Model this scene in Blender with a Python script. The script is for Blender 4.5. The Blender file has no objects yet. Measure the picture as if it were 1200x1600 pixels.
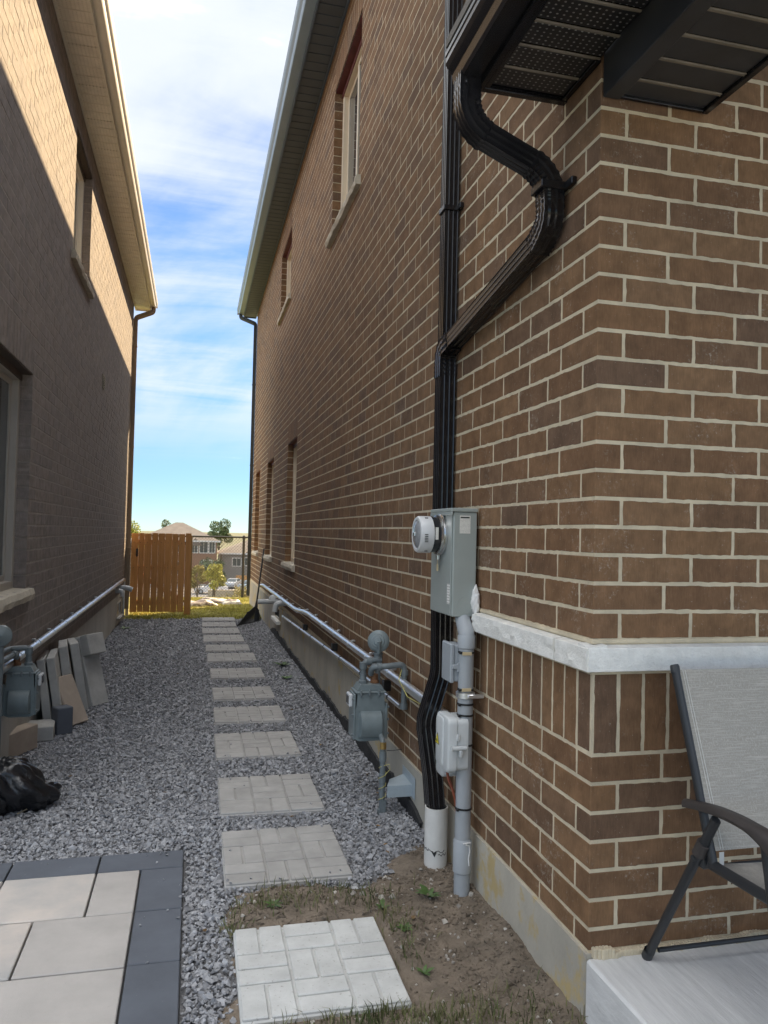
import bpy, bmesh, math, random
import numpy as np
from mathutils import Vector, Matrix

random.seed(7)
RNG = np.random.default_rng(11)
SC = bpy.context.scene
COL = SC.collection
pi = math.pi

# ------------------------------------------------------------------ camera
F_PX, CAM_H = 1198.0, 1.55
RM = Matrix(((0.9703978873671018, -0.029178949758418102, -0.23974263092838005),
             (-0.24041647164568886, -0.022275784940217126, -0.9704141948501861),
             (0.022975211748826895, 0.9993259619845233, -0.028631474792676307)))
cam = bpy.data.cameras.new('camera')
cam.sensor_fit = 'VERTICAL'
cam.sensor_height = 36.0
cam.sensor_width = 27.0
cam.lens = 36.0 * F_PX / 1600.0
cam.clip_start = 0.05
cam.clip_end = 3000
camo = bpy.data.objects.new('camera', cam)
COL.objects.link(camo)
camo.matrix_world = Matrix.Translation((0, 0, CAM_H)) @ RM.to_4x4()
SC.camera = camo


def proj(x, y, z):
    c = RM.transposed() @ Vector((x, y, z - CAM_H))
    if c.z > -0.05:
        return None
    return 600 + F_PX * c.x / -c.z, 800 - F_PX * c.y / -c.z


# ------------------------------------------------------------------ light
SUN_D = Vector((-1.0, -1.40, -1.19)).normalized()      # the way the light travels
SUN_EL = math.asin(-SUN_D.z)
SUN_AZ = math.atan2(-SUN_D.x, -SUN_D.y)                 # from +Y towards +X
sun = bpy.data.lights.new('sun', 'SUN')
sun.energy = 3.2
sun.angle = math.radians(0.53)
sun.color = (1.0, 0.76, 0.46)
suno = bpy.data.objects.new('sun', sun)
COL.objects.link(suno)
suno.rotation_euler = SUN_D.to_track_quat('-Z', 'Y').to_euler()
suno.location = (20, 28, 24)

world = bpy.data.worlds.new('World')
SC.world = world
world.use_nodes = True
wn = world.node_tree
wn.nodes.clear()


def N(nt, typ, **kw):
    n = nt.nodes.new(typ)
    for k, v in kw.items():
        if k[0] == '_':
            n.inputs[k[1:]].default_value = v
        else:
            setattr(n, k, v)
    return n


def K(nt, a, b):
    nt.links.new(a, b)


def MATH(nt, op, a, b=None, c=None, clamp=False):
    n = nt.nodes.new('ShaderNodeMath')
    n.operation = op
    n.use_clamp = clamp
    for i, v in enumerate((a, b, c)):
        if v is None:
            continue
        if isinstance(v, (int, float)):
            n.inputs[i].default_value = v
        else:
            nt.links.new(v, n.inputs[i])
    return n.outputs[0]


def build_world():
    nt = wn
    out = N(nt, 'ShaderNodeOutputWorld')
    bg = N(nt, 'ShaderNodeBackground')
    bg.inputs['Strength'].default_value = 0.12
    sky = N(nt, 'ShaderNodeTexSky')
    sky.sky_type = 'NISHITA'
    sky.sun_disc = False
    sky.sun_elevation = SUN_EL
    sky.sun_rotation = SUN_AZ
    sky.altitude = 100
    sky.air_density = 0.62
    sky.dust_density = 0.0
    sky.ozone_density = 3.0
    tc = N(nt, 'ShaderNodeTexCoord')
    sep = N(nt, 'ShaderNodeSeparateXYZ')
    K(nt, tc.outputs['Generated'], sep.inputs[0])
    zz = MATH(nt, 'MAXIMUM', sep.outputs['Z'], 0.0)
    zp = MATH(nt, 'ADD', zz, 0.16)
    u = MATH(nt, 'DIVIDE', sep.outputs['X'], zp)
    v = MATH(nt, 'DIVIDE', sep.outputs['Y'], zp)
    comb = N(nt, 'ShaderNodeCombineXYZ')
    K(nt, u, comb.inputs[0])
    K(nt, v, comb.inputs[1])
    # big cloud masses
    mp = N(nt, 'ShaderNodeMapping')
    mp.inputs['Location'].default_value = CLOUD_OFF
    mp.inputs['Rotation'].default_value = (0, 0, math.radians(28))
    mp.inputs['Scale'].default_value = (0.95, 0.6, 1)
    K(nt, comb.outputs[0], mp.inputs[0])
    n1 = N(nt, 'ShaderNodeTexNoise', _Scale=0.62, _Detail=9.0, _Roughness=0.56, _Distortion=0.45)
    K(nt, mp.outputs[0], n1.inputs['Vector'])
    # fibrous wisps
    mp2 = N(nt, 'ShaderNodeMapping')
    mp2.inputs['Location'].default_value = (3.1, 1.7, 0)
    mp2.inputs['Rotation'].default_value = (0, 0, math.radians(-22))
    mp2.inputs['Scale'].default_value = (0.5, 1.9, 1)
    K(nt, comb.outputs[0], mp2.inputs[0])
    n2 = N(nt, 'ShaderNodeTexNoise', _Scale=1.25, _Detail=8.0, _Roughness=0.62, _Distortion=0.9)
    K(nt, mp2.outputs[0], n2.inputs['Vector'])
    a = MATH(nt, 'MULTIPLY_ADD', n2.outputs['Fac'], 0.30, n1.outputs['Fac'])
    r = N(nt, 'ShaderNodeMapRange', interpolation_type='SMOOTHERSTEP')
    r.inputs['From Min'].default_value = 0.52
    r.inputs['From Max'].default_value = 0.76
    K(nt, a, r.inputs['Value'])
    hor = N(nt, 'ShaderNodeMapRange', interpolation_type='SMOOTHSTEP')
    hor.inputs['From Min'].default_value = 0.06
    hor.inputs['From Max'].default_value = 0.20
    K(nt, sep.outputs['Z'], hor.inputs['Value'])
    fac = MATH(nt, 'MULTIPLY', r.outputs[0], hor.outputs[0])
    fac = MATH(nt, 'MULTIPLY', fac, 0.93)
    # clouds: cool where thin; unseen thick cores overbrightened to fill the alley
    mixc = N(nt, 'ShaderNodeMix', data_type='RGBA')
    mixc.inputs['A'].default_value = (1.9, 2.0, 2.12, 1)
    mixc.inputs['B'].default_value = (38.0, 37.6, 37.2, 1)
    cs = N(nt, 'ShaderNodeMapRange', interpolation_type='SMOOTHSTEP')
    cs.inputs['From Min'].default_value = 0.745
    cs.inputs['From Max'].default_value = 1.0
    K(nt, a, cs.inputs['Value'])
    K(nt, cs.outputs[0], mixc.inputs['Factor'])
    hs = N(nt, 'ShaderNodeHueSaturation', _Saturation=1.05, _Value=0.44)
    K(nt, sky.outputs[0], hs.inputs['Color'])
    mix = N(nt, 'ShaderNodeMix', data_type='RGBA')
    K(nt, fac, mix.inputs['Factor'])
    tint = N(nt, 'ShaderNodeMix', data_type='RGBA', blend_type='MULTIPLY')
    tint.inputs['Factor'].default_value = 1.0
    tint.inputs['B'].default_value = (0.93, 1.0, 1.0, 1)
    K(nt, hs.outputs[0], tint.inputs['A'])
    dim = N(nt, 'ShaderNodeMapRange', interpolation_type='SMOOTHSTEP')
    dim.inputs['From Min'].default_value = -0.02
    dim.inputs['From Max'].default_value = 0.32
    dim.inputs['To Min'].default_value = 0.50
    dim.inputs['To Max'].default_value = 1.0
    K(nt, sep.outputs['Z'], dim.inputs['Value'])
    K(nt, dim.outputs[0], hs.inputs['Value'])
    dv = N(nt, 'ShaderNodeMix', data_type='RGBA', blend_type='MULTIPLY')
    dv.inputs['Factor'].default_value = 1.0
    dv.inputs['B'].default_value = (0.42, 0.42, 0.42, 1)
    K(nt, tint.outputs['Result'], dv.inputs['A'])
    K(nt, dv.outputs['Result'], mix.inputs['A'])
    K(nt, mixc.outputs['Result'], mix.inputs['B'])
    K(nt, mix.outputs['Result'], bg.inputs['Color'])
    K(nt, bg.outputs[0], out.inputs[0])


CLOUD_OFF = (-4.21, -3.87, 0)  # puts the overbright cloud core overhead, out of view, as fill light
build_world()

vs = SC.view_settings
vs.view_transform = 'Standard'
vs.look = 'None'
vs.exposure = 2.12
vs.gamma = 1.0
vs.use_curve_mapping = False
cy = SC.cycles
cy.use_denoising = True
cy.max_bounces = 8
cy.diffuse_bounces = 5
cy.glossy_bounces = 4
cy.caustics_reflective = False
cy.caustics_refractive = False

# ------------------------------------------------------------------ materials
MATS = {}


def lin(r, g, b):
    f = lambda c: c / 12.92 if c <= 0.04045 else ((c + 0.055) / 1.055) ** 2.4
    return (f(r / 255), f(g / 255), f(b / 255))


def pmat(name, col, rough=0.7, metal=0.0, var=0.15, vscale=4.0, col2=None, bump=0.2, bscale=150.0, bdist=0.002,
         spec=0.5, speck=None, speck_thr=0.68, speck_scale=60.0, island=0.0, coat=0.0, stretch=None, rvar=0.0):
    m = bpy.data.materials.new(name)
    m.use_nodes = True
    nt = m.node_tree
    b = nt.nodes['Principled BSDF']
    b.inputs['Roughness'].default_value = rough
    b.inputs['Metallic'].default_value = metal
    b.inputs['Specular IOR Level'].default_value = spec
    b.inputs['Coat Weight'].default_value = coat
    geo = N(nt, 'ShaderNodeNewGeometry')
    vec = geo.outputs['Position']
    if stretch:
        mp = N(nt, 'ShaderNodeMapping')
        mp.inputs['Scale'].default_value = stretch
        K(nt, vec, mp.inputs[0])
        vec = mp.outputs[0]
    n1 = N(nt, 'ShaderNodeTexNoise', _Scale=vscale, _Detail=7.0, _Roughness=0.65)
    K(nt, vec, n1.inputs['Vector'])
    c1 = tuple(max(0, c * (1 - var)) for c in col)
    c2 = tuple(col2) if col2 else tuple(min(1, c * (1 + var)) for c in col)
    rp = N(nt, 'ShaderNodeMapRange')
    rp.inputs['From Min'].default_value = 0.32
    rp.inputs['From Max'].default_value = 0.68
    K(nt, n1.outputs['Fac'], rp.inputs['Value'])
    mix = N(nt, 'ShaderNodeMix', data_type='RGBA')
    mix.inputs['A'].default_value = (*c1, 1)
    mix.inputs['B'].default_value = (*c2, 1)
    K(nt, rp.outputs[0], mix.inputs['Factor'])
    cur = mix.outputs['Result']
    n2 = N(nt, 'ShaderNodeTexNoise', _Scale=bscale, _Detail=4.0, _Roughness=0.6)
    K(nt, vec, n2.inputs['Vector'])
    if speck:
        n3 = N(nt, 'ShaderNodeTexNoise', _Scale=speck_scale, _Detail=5.0, _Roughness=0.7)
        K(nt, geo.outputs['Position'], n3.inputs['Vector'])
        r3 = N(nt, 'ShaderNodeMapRange')
        r3.inputs['From Min'].default_value = speck_thr
        r3.inputs['From Max'].default_value = speck_thr + 0.07
        K(nt, n3.outputs['Fac'], r3.inputs['Value'])
        mx = N(nt, 'ShaderNodeMix', data_type='RGBA')
        mx.inputs['B'].default_value = (*speck, 1)
        K(nt, r3.outputs[0], mx.inputs['Factor'])
        K(nt, cur, mx.inputs['A'])
        cur = mx.outputs['Result']
    if island:
        hs = N(nt, 'ShaderNodeHueSaturation')
        oi = N(nt, 'ShaderNodeObjectInfo')
        s = MATH(nt, 'ADD', oi.outputs['Random'], geo.outputs['Random Per Island'])
        fr = MATH(nt, 'FRACT', s)
        val = MATH(nt, 'MULTIPLY_ADD', fr, 2 * island, 1 - island)
        K(nt, val, hs.inputs['Value'])
        K(nt, cur, hs.inputs['Color'])
        cur = hs.outputs[0]
    K(nt, cur, b.inputs['Base Color'])
    if rvar:
        rr = N(nt, 'ShaderNodeMapRange')
        rr.inputs['To Min'].default_value = max(0.02, rough - rvar)
        rr.inputs['To Max'].default_value = min(1, rough + rvar)
        K(nt, n1.outputs['Fac'], rr.inputs['Value'])
        K(nt, rr.outputs[0], b.inputs['Roughness'])
    if bump:
        bp = N(nt, 'ShaderNodeBump', _Strength=bump, _Distance=bdist)
        K(nt, n2.outputs['Fac'], bp.inputs['Height'])
        K(nt, bp.outputs[0], b.inputs['Normal'])
    MATS[name] = m
    return m


def brick_mat(name, cols, eff=0.35, grit=0.25):
    m = bpy.data.materials.new(name)
    m.use_nodes = True
    nt = m.node_tree
    b = nt.nodes['Principled BSDF']
    b.inputs['Roughness'].default_value = 0.86
    b.inputs['Specular IOR Level'].default_value = 0.3
    geo = N(nt, 'ShaderNodeNewGeometry')
    oi = N(nt, 'ShaderNodeObjectInfo')
    s = MATH(nt, 'FRACT', MATH(nt, 'ADD', oi.outputs['Random'], geo.outputs['Random Per Island']))
    cr = N(nt, 'ShaderNodeValToRGB')
    cr.color_ramp.interpolation = 'LINEAR'
    e = cr.color_ramp.elements
    e[0].position = 0.0
    e[0].color = (*cols[0], 1)
    e[1].position = 1.0
    e[1].color = (*cols[-1], 1)
    for i, c in enumerate(cols[1:-1]):
        x = e.new((i + 1) / (len(cols) - 1))
        x.color = (*c, 1)
    K(nt, s, cr.inputs[0])
    # soft mottling inside a brick
    n1 = N(nt, 'ShaderNodeTexNoise', _Scale=14.0, _Detail=6.0, _Roughness=0.6)
    K(nt, geo.outputs['Position'], n1.inputs['Vector'])
    v1 = N(nt, 'ShaderNodeMapRange')
    v1.inputs['From Min'].default_value = 0.25
    v1.inputs['From Max'].default_value = 0.75
    v1.inputs['To Min'].default_value = 0.70
    v1.inputs['To Max'].default_value = 1.26
    K(nt, n1.outputs['Fac'], v1.inputs['Value'])
    # vertical drag texture of the extruded face
    mp = N(nt, 'ShaderNodeMapping')
    mp.inputs['Scale'].default_value = (260, 260, 35)
    K(nt, geo.outputs['Position'], mp.inputs[0])
    n2 = N(nt, 'ShaderNodeTexNoise', _Scale=1.0, _Detail=3.0, _Roughness=0.6)
    K(nt, mp.outputs[0], n2.inputs['Vector'])
    v2 = N(nt, 'ShaderNodeMapRange')
    v2.inputs['To Min'].default_value = 1 - grit
    v2.inputs['To Max'].default_value = 1 + grit
    K(nt, n2.outputs['Fac'], v2.inputs['Value'])
    hs = N(nt, 'ShaderNodeHueSaturation')
    K(nt, MATH(nt, 'MULTIPLY', v1.outputs[0], v2.outputs[0]), hs.inputs['Value'])
    K(nt, cr.outputs[0], hs.inputs['Color'])
    # pale salt bloom and mortar smears
    n3 = N(nt, 'ShaderNodeTexNoise', _Scale=5.0, _Detail=9.0, _Roughness=0.72)
    K(nt, geo.outputs['Position'], n3.inputs['Vector'])
    n4 = N(nt, 'ShaderNodeTexNoise', _Scale=95.0, _Detail=4.0, _Roughness=0.7)
    K(nt, geo.outputs['Position'], n4.inputs['Vector'])
    r3 = N(nt, 'ShaderNodeMapRange')
    r3.inputs['From Min'].default_value = 0.55
    r3.inputs['From Max'].default_value = 0.70
    K(nt, n3.outputs['Fac'], r3.inputs['Value'])
    r4 = N(nt, 'ShaderNodeMapRange')
    r4.inputs['From Min'].default_value = 0.52
    r4.inputs['From Max'].default_value = 0.62
    K(nt, n4.outputs['Fac'], r4.inputs['Value'])
    r5 = N(nt, 'ShaderNodeMapRange')
    r5.inputs['From Min'].default_value = 0.655
    r5.inputs['From Max'].default_value = 0.69
    K(nt, n4.outputs['Fac'], r5.inputs['Value'])
    f = MATH(nt, 'MULTIPLY', r3.outputs[0], r4.outputs[0])
    f = MATH(nt, 'ADD', f, MATH(nt, 'MULTIPLY', r5.outputs[0], 0.8), clamp=True)
    f = MATH(nt, 'MULTIPLY', f, eff)
    mx = N(nt, 'ShaderNodeMix', data_type='RGBA')
    mx.inputs['B'].default_value = (0.42, 0.37, 0.31, 1)
    K(nt, f, mx.inputs['Factor'])
    K(nt, hs.outputs[0], mx.inputs['A'])
    K(nt, mx.outputs['Result'], b.inputs['Base Color'])
    bp = N(nt, 'ShaderNodeBump', _Strength=0.55, _Distance=0.0016)
    K(nt, MATH(nt, 'ADD', n2.outputs['Fac'], n4.outputs['Fac']), bp.inputs['Height'])
    K(nt, bp.outputs[0], b.inputs['Normal'])
    MATS[name] = m
    return m


def perf_mat(name, col, dot, pitch=0.022):
    """sheet metal with rows of punched dots"""
    m = pmat(name, col, rough=0.33, var=0.12, vscale=9, bump=0.05, speck=None)
    nt = m.node_tree
    b = nt.nodes['Principled BSDF']
    geo = N(nt, 'ShaderNodeNewGeometry')
    sep = N(nt, 'ShaderNodeSeparateXYZ')
    K(nt, geo.outputs['Position'], sep.inputs[0])
    fx = MATH(nt, 'SUBTRACT', MATH(nt, 'FRACT', MATH(nt, 'MULTIPLY', sep.outputs['X'], 1 / pitch)), 0.5)
    fy = MATH(nt, 'SUBTRACT', MATH(nt, 'FRACT', MATH(nt, 'MULTIPLY', sep.outputs['Y'], 1 / (pitch * 0.8))), 0.5)
    d = MATH(nt, 'ADD', MATH(nt, 'MULTIPLY', fx, fx), MATH(nt, 'MULTIPLY', fy, fy))
    hole = MATH(nt, 'LESS_THAN', d, 0.028)
    mx = N(nt, 'ShaderNodeMix', data_type='RGBA')
    K(nt, hole, mx.inputs['Factor'])
    old = b.inputs['Base Color'].links[0].from_socket
    K(nt, old, mx.inputs['A'])
    mx.inputs['B'].default_value = (*dot, 1)
    K(nt, mx.outputs['Result'], b.inputs['Base Color'])
    return m


def print_mat(name, paper, ink, axis='Z', pitch=0.008, cross='Y', run=90.0):
    """label paper with rows of small illegible print"""
    m = bpy.data.materials.new(name)
    m.use_nodes = True
    nt = m.node_tree
    b = nt.nodes['Principled BSDF']
    b.inputs['Roughness'].default_value = 0.5
    geo = N(nt, 'ShaderNodeNewGeometry')
    sep = N(nt, 'ShaderNodeSeparateXYZ')
    K(nt, geo.outputs['Position'], sep.inputs[0])
    t = MATH(nt, 'MULTIPLY', sep.outputs[axis], 1 / pitch)
    row = MATH(nt, 'LESS_THAN', MATH(nt, 'FRACT', t), 0.34)
    mp = N(nt, 'ShaderNodeCombineXYZ')
    K(nt, MATH(nt, 'FLOOR', t), mp.inputs[0])
    K(nt, MATH(nt, 'MULTIPLY', sep.outputs[cross], run), mp.inputs[1])
    n1 = N(nt, 'ShaderNodeTexNoise', _Scale=3.0, _Detail=2.0)
    K(nt, mp.outputs[0], n1.inputs['Vector'])
    word = MATH(nt, 'GREATER_THAN', n1.outputs['Fac'], 0.45)
    mx = N(nt, 'ShaderNodeMix', data_type='RGBA')
    K(nt, MATH(nt, 'MULTIPLY', MATH(nt, 'MULTIPLY', row, word), 0.5), mx.inputs['Factor'])
    mx.inputs['A'].default_value = (*paper, 1)
    mx.inputs['B'].default_value = (*ink, 1)
    K(nt, mx.outputs['Result'], b.inputs['Base Color'])
    MATS[name] = m
    return m


brick_mat('brown_brick', [(0.166, 0.095, 0.054), (0.200, 0.110, 0.058), (0.223, 0.127, 0.066), (0.206, 0.117, 0.062), (0.234, 0.137, 0.074), (0.156, 0.095, 0.061), (0.216, 0.121, 0.063), (0.147, 0.090, 0.058)], eff=0.85, grit=0.34)
brick_mat('grey_brick', [(0.230, 0.200, 0.188), (0.269, 0.230, 0.211), (0.241, 0.211, 0.197), (0.282, 0.239, 0.213), (0.252, 0.218, 0.197)], eff=0.12, grit=0.35)
brick_mat('far_brick', [(0.30, 0.16, 0.10), (0.36, 0.20, 0.12), (0.26, 0.14, 0.09)], eff=0.1)
pmat('mortar', (0.62, 0.535, 0.39), rough=0.95, var=0.16, vscale=11, bump=0.7, bscale=170, bdist=0.004)
pmat('mortar_grey', (0.33, 0.29, 0.255), rough=0.95, var=0.16, vscale=11, bump=0.5, bscale=170, bdist=0.004)
pmat('cast_stone', (0.84, 0.83, 0.79), rough=0.9, var=0.10, vscale=18, bump=0.8, bscale=120, bdist=0.005, speck=(0.45, 0.42, 0.36), speck_thr=0.68, speck_scale=140)
pmat('sill_stone', (0.54, 0.49, 0.40), rough=0.9, var=0.18, vscale=14, bump=0.7, bscale=90, bdist=0.005, speck=(0.16, 0.14, 0.11), speck_thr=0.63, speck_scale=55)
pmat('parging', (0.43, 0.40, 0.345), rough=0.93, var=0.20, vscale=1.8, col2=(0.53, 0.49, 0.41), bump=0.5, bscale=28, bdist=0.006, speck=(0.50, 0.39, 0.20), speck_thr=0.55, speck_scale=2.6, stretch=(1, 1, 0.6))
pmat('concrete_wall', (0.480, 0.462, 0.420), rough=0.92, var=0.16, vscale=2.2, bump=0.35, bscale=40, bdist=0.004, stretch=(1, 1, 0.3))
pmat('porch_concrete', (0.66, 0.66, 0.655), rough=0.85, var=0.11, vscale=16.0, bump=0.55, bscale=60, bdist=0.004, stretch=(3.2, 0.35, 1))
pmat('slab_grey', (0.385, 0.375, 0.36), rough=0.92, var=0.13, vscale=7, bump=0.5, bscale=190, bdist=0.002, speck=(0.20, 0.19, 0.18), speck_thr=0.66, speck_scale=110, island=0.07)
pmat('slab_pale', (0.56, 0.565, 0.55), rough=0.92, var=0.12, vscale=8, bump=0.5, bscale=170, bdist=0.002, speck=(0.36, 0.35, 0.32), speck_thr=0.60, speck_scale=70, island=0.05)
pmat('paver_light', (0.43, 0.425, 0.415), rough=0.9, var=0.10, vscale=2.5, col2=(0.587, 0.525, 0.469), bump=0.5, bscale=260, bdist=0.0015, island=0.07)
pmat('paver_dark', (0.110, 0.122, 0.145), rough=0.88, var=0.14, vscale=3.5, bump=0.5, bscale=260, bdist=0.0015, speck=(0.24, 0.24, 0.25), speck_thr=0.66, speck_scale=45, island=0.08)
pmat('paver_pink', (0.44, 0.415, 0.39), rough=0.9, var=0.10, vscale=4, bump=0.5, bscale=260, bdist=0.0015, speck=(0.40, 0.38, 0.36), speck_thr=0.64, speck_scale=60)
pmat('paver_tan', (0.432, 0.360, 0.294), rough=0.9, var=0.12, vscale=6, bump=0.4, bscale=200)
pmat('paver_stack', (0.45, 0.445, 0.425), rough=0.92, var=0.16, vscale=6, bump=0.4, bscale=160, speck=(0.2, 0.17, 0.11), speck_thr=0.66, speck_scale=9)
pmat('joint_sand', (0.06, 0.06, 0.06), rough=1.0, var=0.2, vscale=20, bump=0.6, bscale=200, bdist=0.003)
pmat('stone_chip', (0.305, 0.310, 0.326), rough=0.85, var=0.18, vscale=30, bump=0.3, bscale=160, island=0.30, speck=None)
pmat('gravel_base', (0.17, 0.17, 0.175), rough=1.0, var=0.3, vscale=60, bump=1.0, bscale=70, bdist=0.01)
pmat('soil', (0.185, 0.150, 0.115), rough=1.0, var=0.30, vscale=9, bump=1.0, bscale=75, bdist=0.008, speck=(0.33, 0.29, 0.24), speck_thr=0.71, speck_scale=110)
pmat('pebble', (0.40, 0.37, 0.33), rough=0.9, var=0.2, vscale=20, bump=0.2, island=0.4)
pmat('turf', (0.30, 0.275, 0.06), rough=1.0, var=0.35, vscale=2.2, col2=(0.38, 0.33, 0.08), bump=1.0, bscale=55, bdist=0.03)
pmat('grass_blade', (0.36, 0.35, 0.07), rough=0.7, var=0.3, vscale=3, bump=0, island=0.35)
pmat('grass_green', (0.075, 0.12, 0.03), rough=0.6, var=0.35, vscale=6, bump=0, island=0.4, col2=(0.17, 0.16, 0.07))
pmat('weed_leaf', (0.065, 0.125, 0.028), rough=0.5, var=0.25, vscale=30, bump=0.3, island=0.2)
pmat('field', (0.09, 0.10, 0.045), rough=1.0, var=0.3, vscale=0.25, col2=(0.13, 0.125, 0.06), bump=0)
pmat('asphalt', (0.11, 0.11, 0.115), rough=0.95, var=0.15, vscale=0.5, bump=0.2)
pmat('black_alu', (0.010, 0.010, 0.012), rough=0.20, var=0.2, vscale=6, bump=0.06, bscale=40, rvar=0.06)
pmat('black_alu_beam', (0.03, 0.031, 0.034), rough=0.34, var=0.3, vscale=7, bump=0.08, bscale=40, rvar=0.14)
pmat('black_rib', (0.17, 0.145, 0.11), rough=0.35, var=0.25, vscale=8, bump=0.05)
perf_mat('black_perf', (0.012, 0.012, 0.013), (0.26, 0.25, 0.24))  # pale dots: light reflecting at the punched holes, put into the colour
pmat('grey_trim', (0.08, 0.115, 0.17), rough=0.45, var=0.06, vscale=3, bump=0.03)
pmat('grey_soffit', (0.075, 0.095, 0.125), rough=0.5, var=0.08, vscale=4, bump=0.05)
pmat('gutter_pale', (0.30, 0.40, 0.50), rough=0.35, var=0.06, vscale=3, bump=0.03)
pmat('beige_trim', (0.78, 0.74, 0.66), rough=0.45, var=0.06, vscale=3, bump=0.03)
perf_mat('beige_soffit', (0.76, 0.71, 0.62), (0.50, 0.46, 0.39), pitch=0.03)
pmat('tan_spout', (0.32, 0.24, 0.16), rough=0.45, var=0.08, vscale=4, bump=0.03)
pmat('dark_spout', (0.045, 0.055, 0.06), rough=0.35, var=0.1, vscale=4, bump=0.03)
pmat('shingle', (0.16, 0.145, 0.13), rough=0.95, var=0.25, vscale=3, bump=0.8, bscale=25, bdist=0.01)
pmat('brown_lintel', (0.085, 0.062, 0.05), rough=0.6, var=0.2, bump=0.1)
pmat('red_lintel', (0.14, 0.032, 0.03), rough=0.6, var=0.25, vscale=12, bump=0.15)
pmat('vinyl_tan', (0.74, 0.64, 0.50), rough=0.4, var=0.05, vscale=5, bump=0.03)
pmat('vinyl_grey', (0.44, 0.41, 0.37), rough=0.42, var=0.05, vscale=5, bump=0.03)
pmat('window_glass', (0.05, 0.06, 0.068), rough=0.03, var=0.05, vscale=2, bump=0.02, bscale=1.2, bdist=0.01, spec=0.9)
pmat('pvc_white', (0.68, 0.67, 0.64), rough=0.42, var=0.08, vscale=9, bump=0.1, bscale=60, speck=(0.34, 0.29, 0.23), speck_thr=0.66, speck_scale=12)
pmat('pvc_grey', (0.36, 0.385, 0.41), rough=0.42, var=0.06, vscale=8, bump=0.05)
pmat('pvc_dark', (0.16, 0.18, 0.215), rough=0.45, var=0.06, vscale=8, bump=0.05)
pmat('meter_box', (0.34, 0.375, 0.36), rough=0.36, metal=0.0, var=0.04, vscale=5, bump=0.04, bscale=90, coat=0.15)
pmat('meter_box_dark', (0.20, 0.225, 0.22), rough=0.4, var=0.05, bump=0.03)
pmat('meter_plastic', (0.60, 0.61, 0.62), rough=0.3, var=0.04, bump=0.02)
pmat('meter_glass', (0.26, 0.27, 0.285), rough=0.06, var=0.2, vscale=30, bump=0, spec=0.8)
pmat('meter_black', (0.02, 0.022, 0.026), rough=0.2, var=0.1, bump=0)
pmat('steel', (0.62, 0.62, 0.62), rough=0.24, metal=1.0, var=0.06, vscale=10, bump=0.05)
pmat('galvanised', (0.72, 0.73, 0.74), rough=0.30, metal=0.85, var=0.10, vscale=18, bump=0.08, bscale=60, rvar=0.08)
pmat('plastic_grey', (0.552, 0.576, 0.582), rough=0.4, var=0.05, vscale=10, bump=0.05)
pmat('box_grey', (0.34, 0.37, 0.40), rough=0.38, var=0.05, vscale=10, bump=0.05)
pmat('gas_paint', (0.175, 0.212, 0.222), rough=0.42, var=0.14, vscale=10, bump=0.12, bscale=70, coat=0.1)
pmat('gas_pipe', (0.15, 0.175, 0.185), rough=0.45, var=0.18, vscale=16, bump=0.2, bscale=80)
pmat('bracket_steel', (0.36, 0.42, 0.46), rough=0.45, var=0.1, vscale=12, bump=0.1)
pmat('rust', (0.18, 0.085, 0.04), rough=0.8, var=0.35, vscale=40, bump=0.3)
pmat('brass', (0.40, 0.27, 0.10), rough=0.4, metal=0.7, var=0.2, vscale=30, bump=0.1)
pmat('rubber_black', (0.015, 0.015, 0.016), rough=0.45, var=0.2, bump=0.1)
pmat('membrane', (0.022, 0.022, 0.024), rough=0.6, var=0.4, vscale=9, bump=0.6, bscale=40, bdist=0.006, speck=(0.40, 0.38, 0.34), speck_thr=0.64, speck_scale=26)
pmat('yellow', (0.80, 0.68, 0.02), rough=0.5, var=0.04, bump=0)
pmat('yellow_wire', (0.55, 0.50, 0.16), rough=0.5, var=0.1, bump=0)
pmat('ink', (0.02, 0.02, 0.02), rough=0.5, var=0.1, bump=0)
pmat('orange_cable', (0.22, 0.055, 0.025), rough=0.5, var=0.2, bump=0)
pmat('tag_tan', (0.62, 0.50, 0.30), rough=0.6, var=0.1, bump=0)
pmat('caulk', (0.78, 0.78, 0.77), rough=0.75, var=0.08, vscale=40, bump=0.6, bscale=60, bdist=0.006)
pmat('cedar', (0.66, 0.32, 0.10), rough=0.62, var=0.20, vscale=3.0, col2=(0.66, 0.34, 0.125), bump=0.4, bscale=10, bdist=0.004, stretch=(8, 8, 0.7), island=0.14)
pmat('cedar_pale', (0.50, 0.32, 0.13), rough=0.65, var=0.2, vscale=3.0, bump=0.3, bscale=10, stretch=(8, 8, 0.7))
pmat('timber_grey', (0.40, 0.36, 0.29), rough=0.7, var=0.2, vscale=3.0, bump=0.3, bscale=10, stretch=(8, 8, 0.7))
pmat('iron_black', (0.02, 0.02, 0.021), rough=0.5, var=0.2, bump=0.1)
pmat('bag_black', (0.012, 0.013, 0.016), rough=0.26, var=0.3, vscale=12, bump=0.5, bscale=18, bdist=0.02, spec=0.6)
pmat('bag_white', (0.55, 0.53, 0.49), rough=0.5, var=0.2, vscale=9, col2=(0.62, 0.58, 0.50), bump=0.4, bscale=25, bdist=0.01, speck=(0.12, 0.085, 0.06), speck_thr=0.44, speck_scale=5.0)
pmat('chair_frame', (0.028, 0.030, 0.034), rough=0.42, var=0.15, bump=0.05)
pmat('chair_arm', (0.055, 0.047, 0.045), rough=0.5, var=0.15, vscale=20, bump=0.1)
pmat('leaf_tree', (0.12, 0.165, 0.055), rough=0.7, var=0.35, vscale=0.9, bump=0, island=0.35)
pmat('leaf_yellow', (0.36, 0.36, 0.045), rough=0.6, var=0.3, vscale=2.5, bump=0, island=0.35)
pmat('leaf_dark', (0.065, 0.105, 0.045), rough=0.7, var=0.35, vscale=1.5, bump=0, island=0.35)
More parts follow.
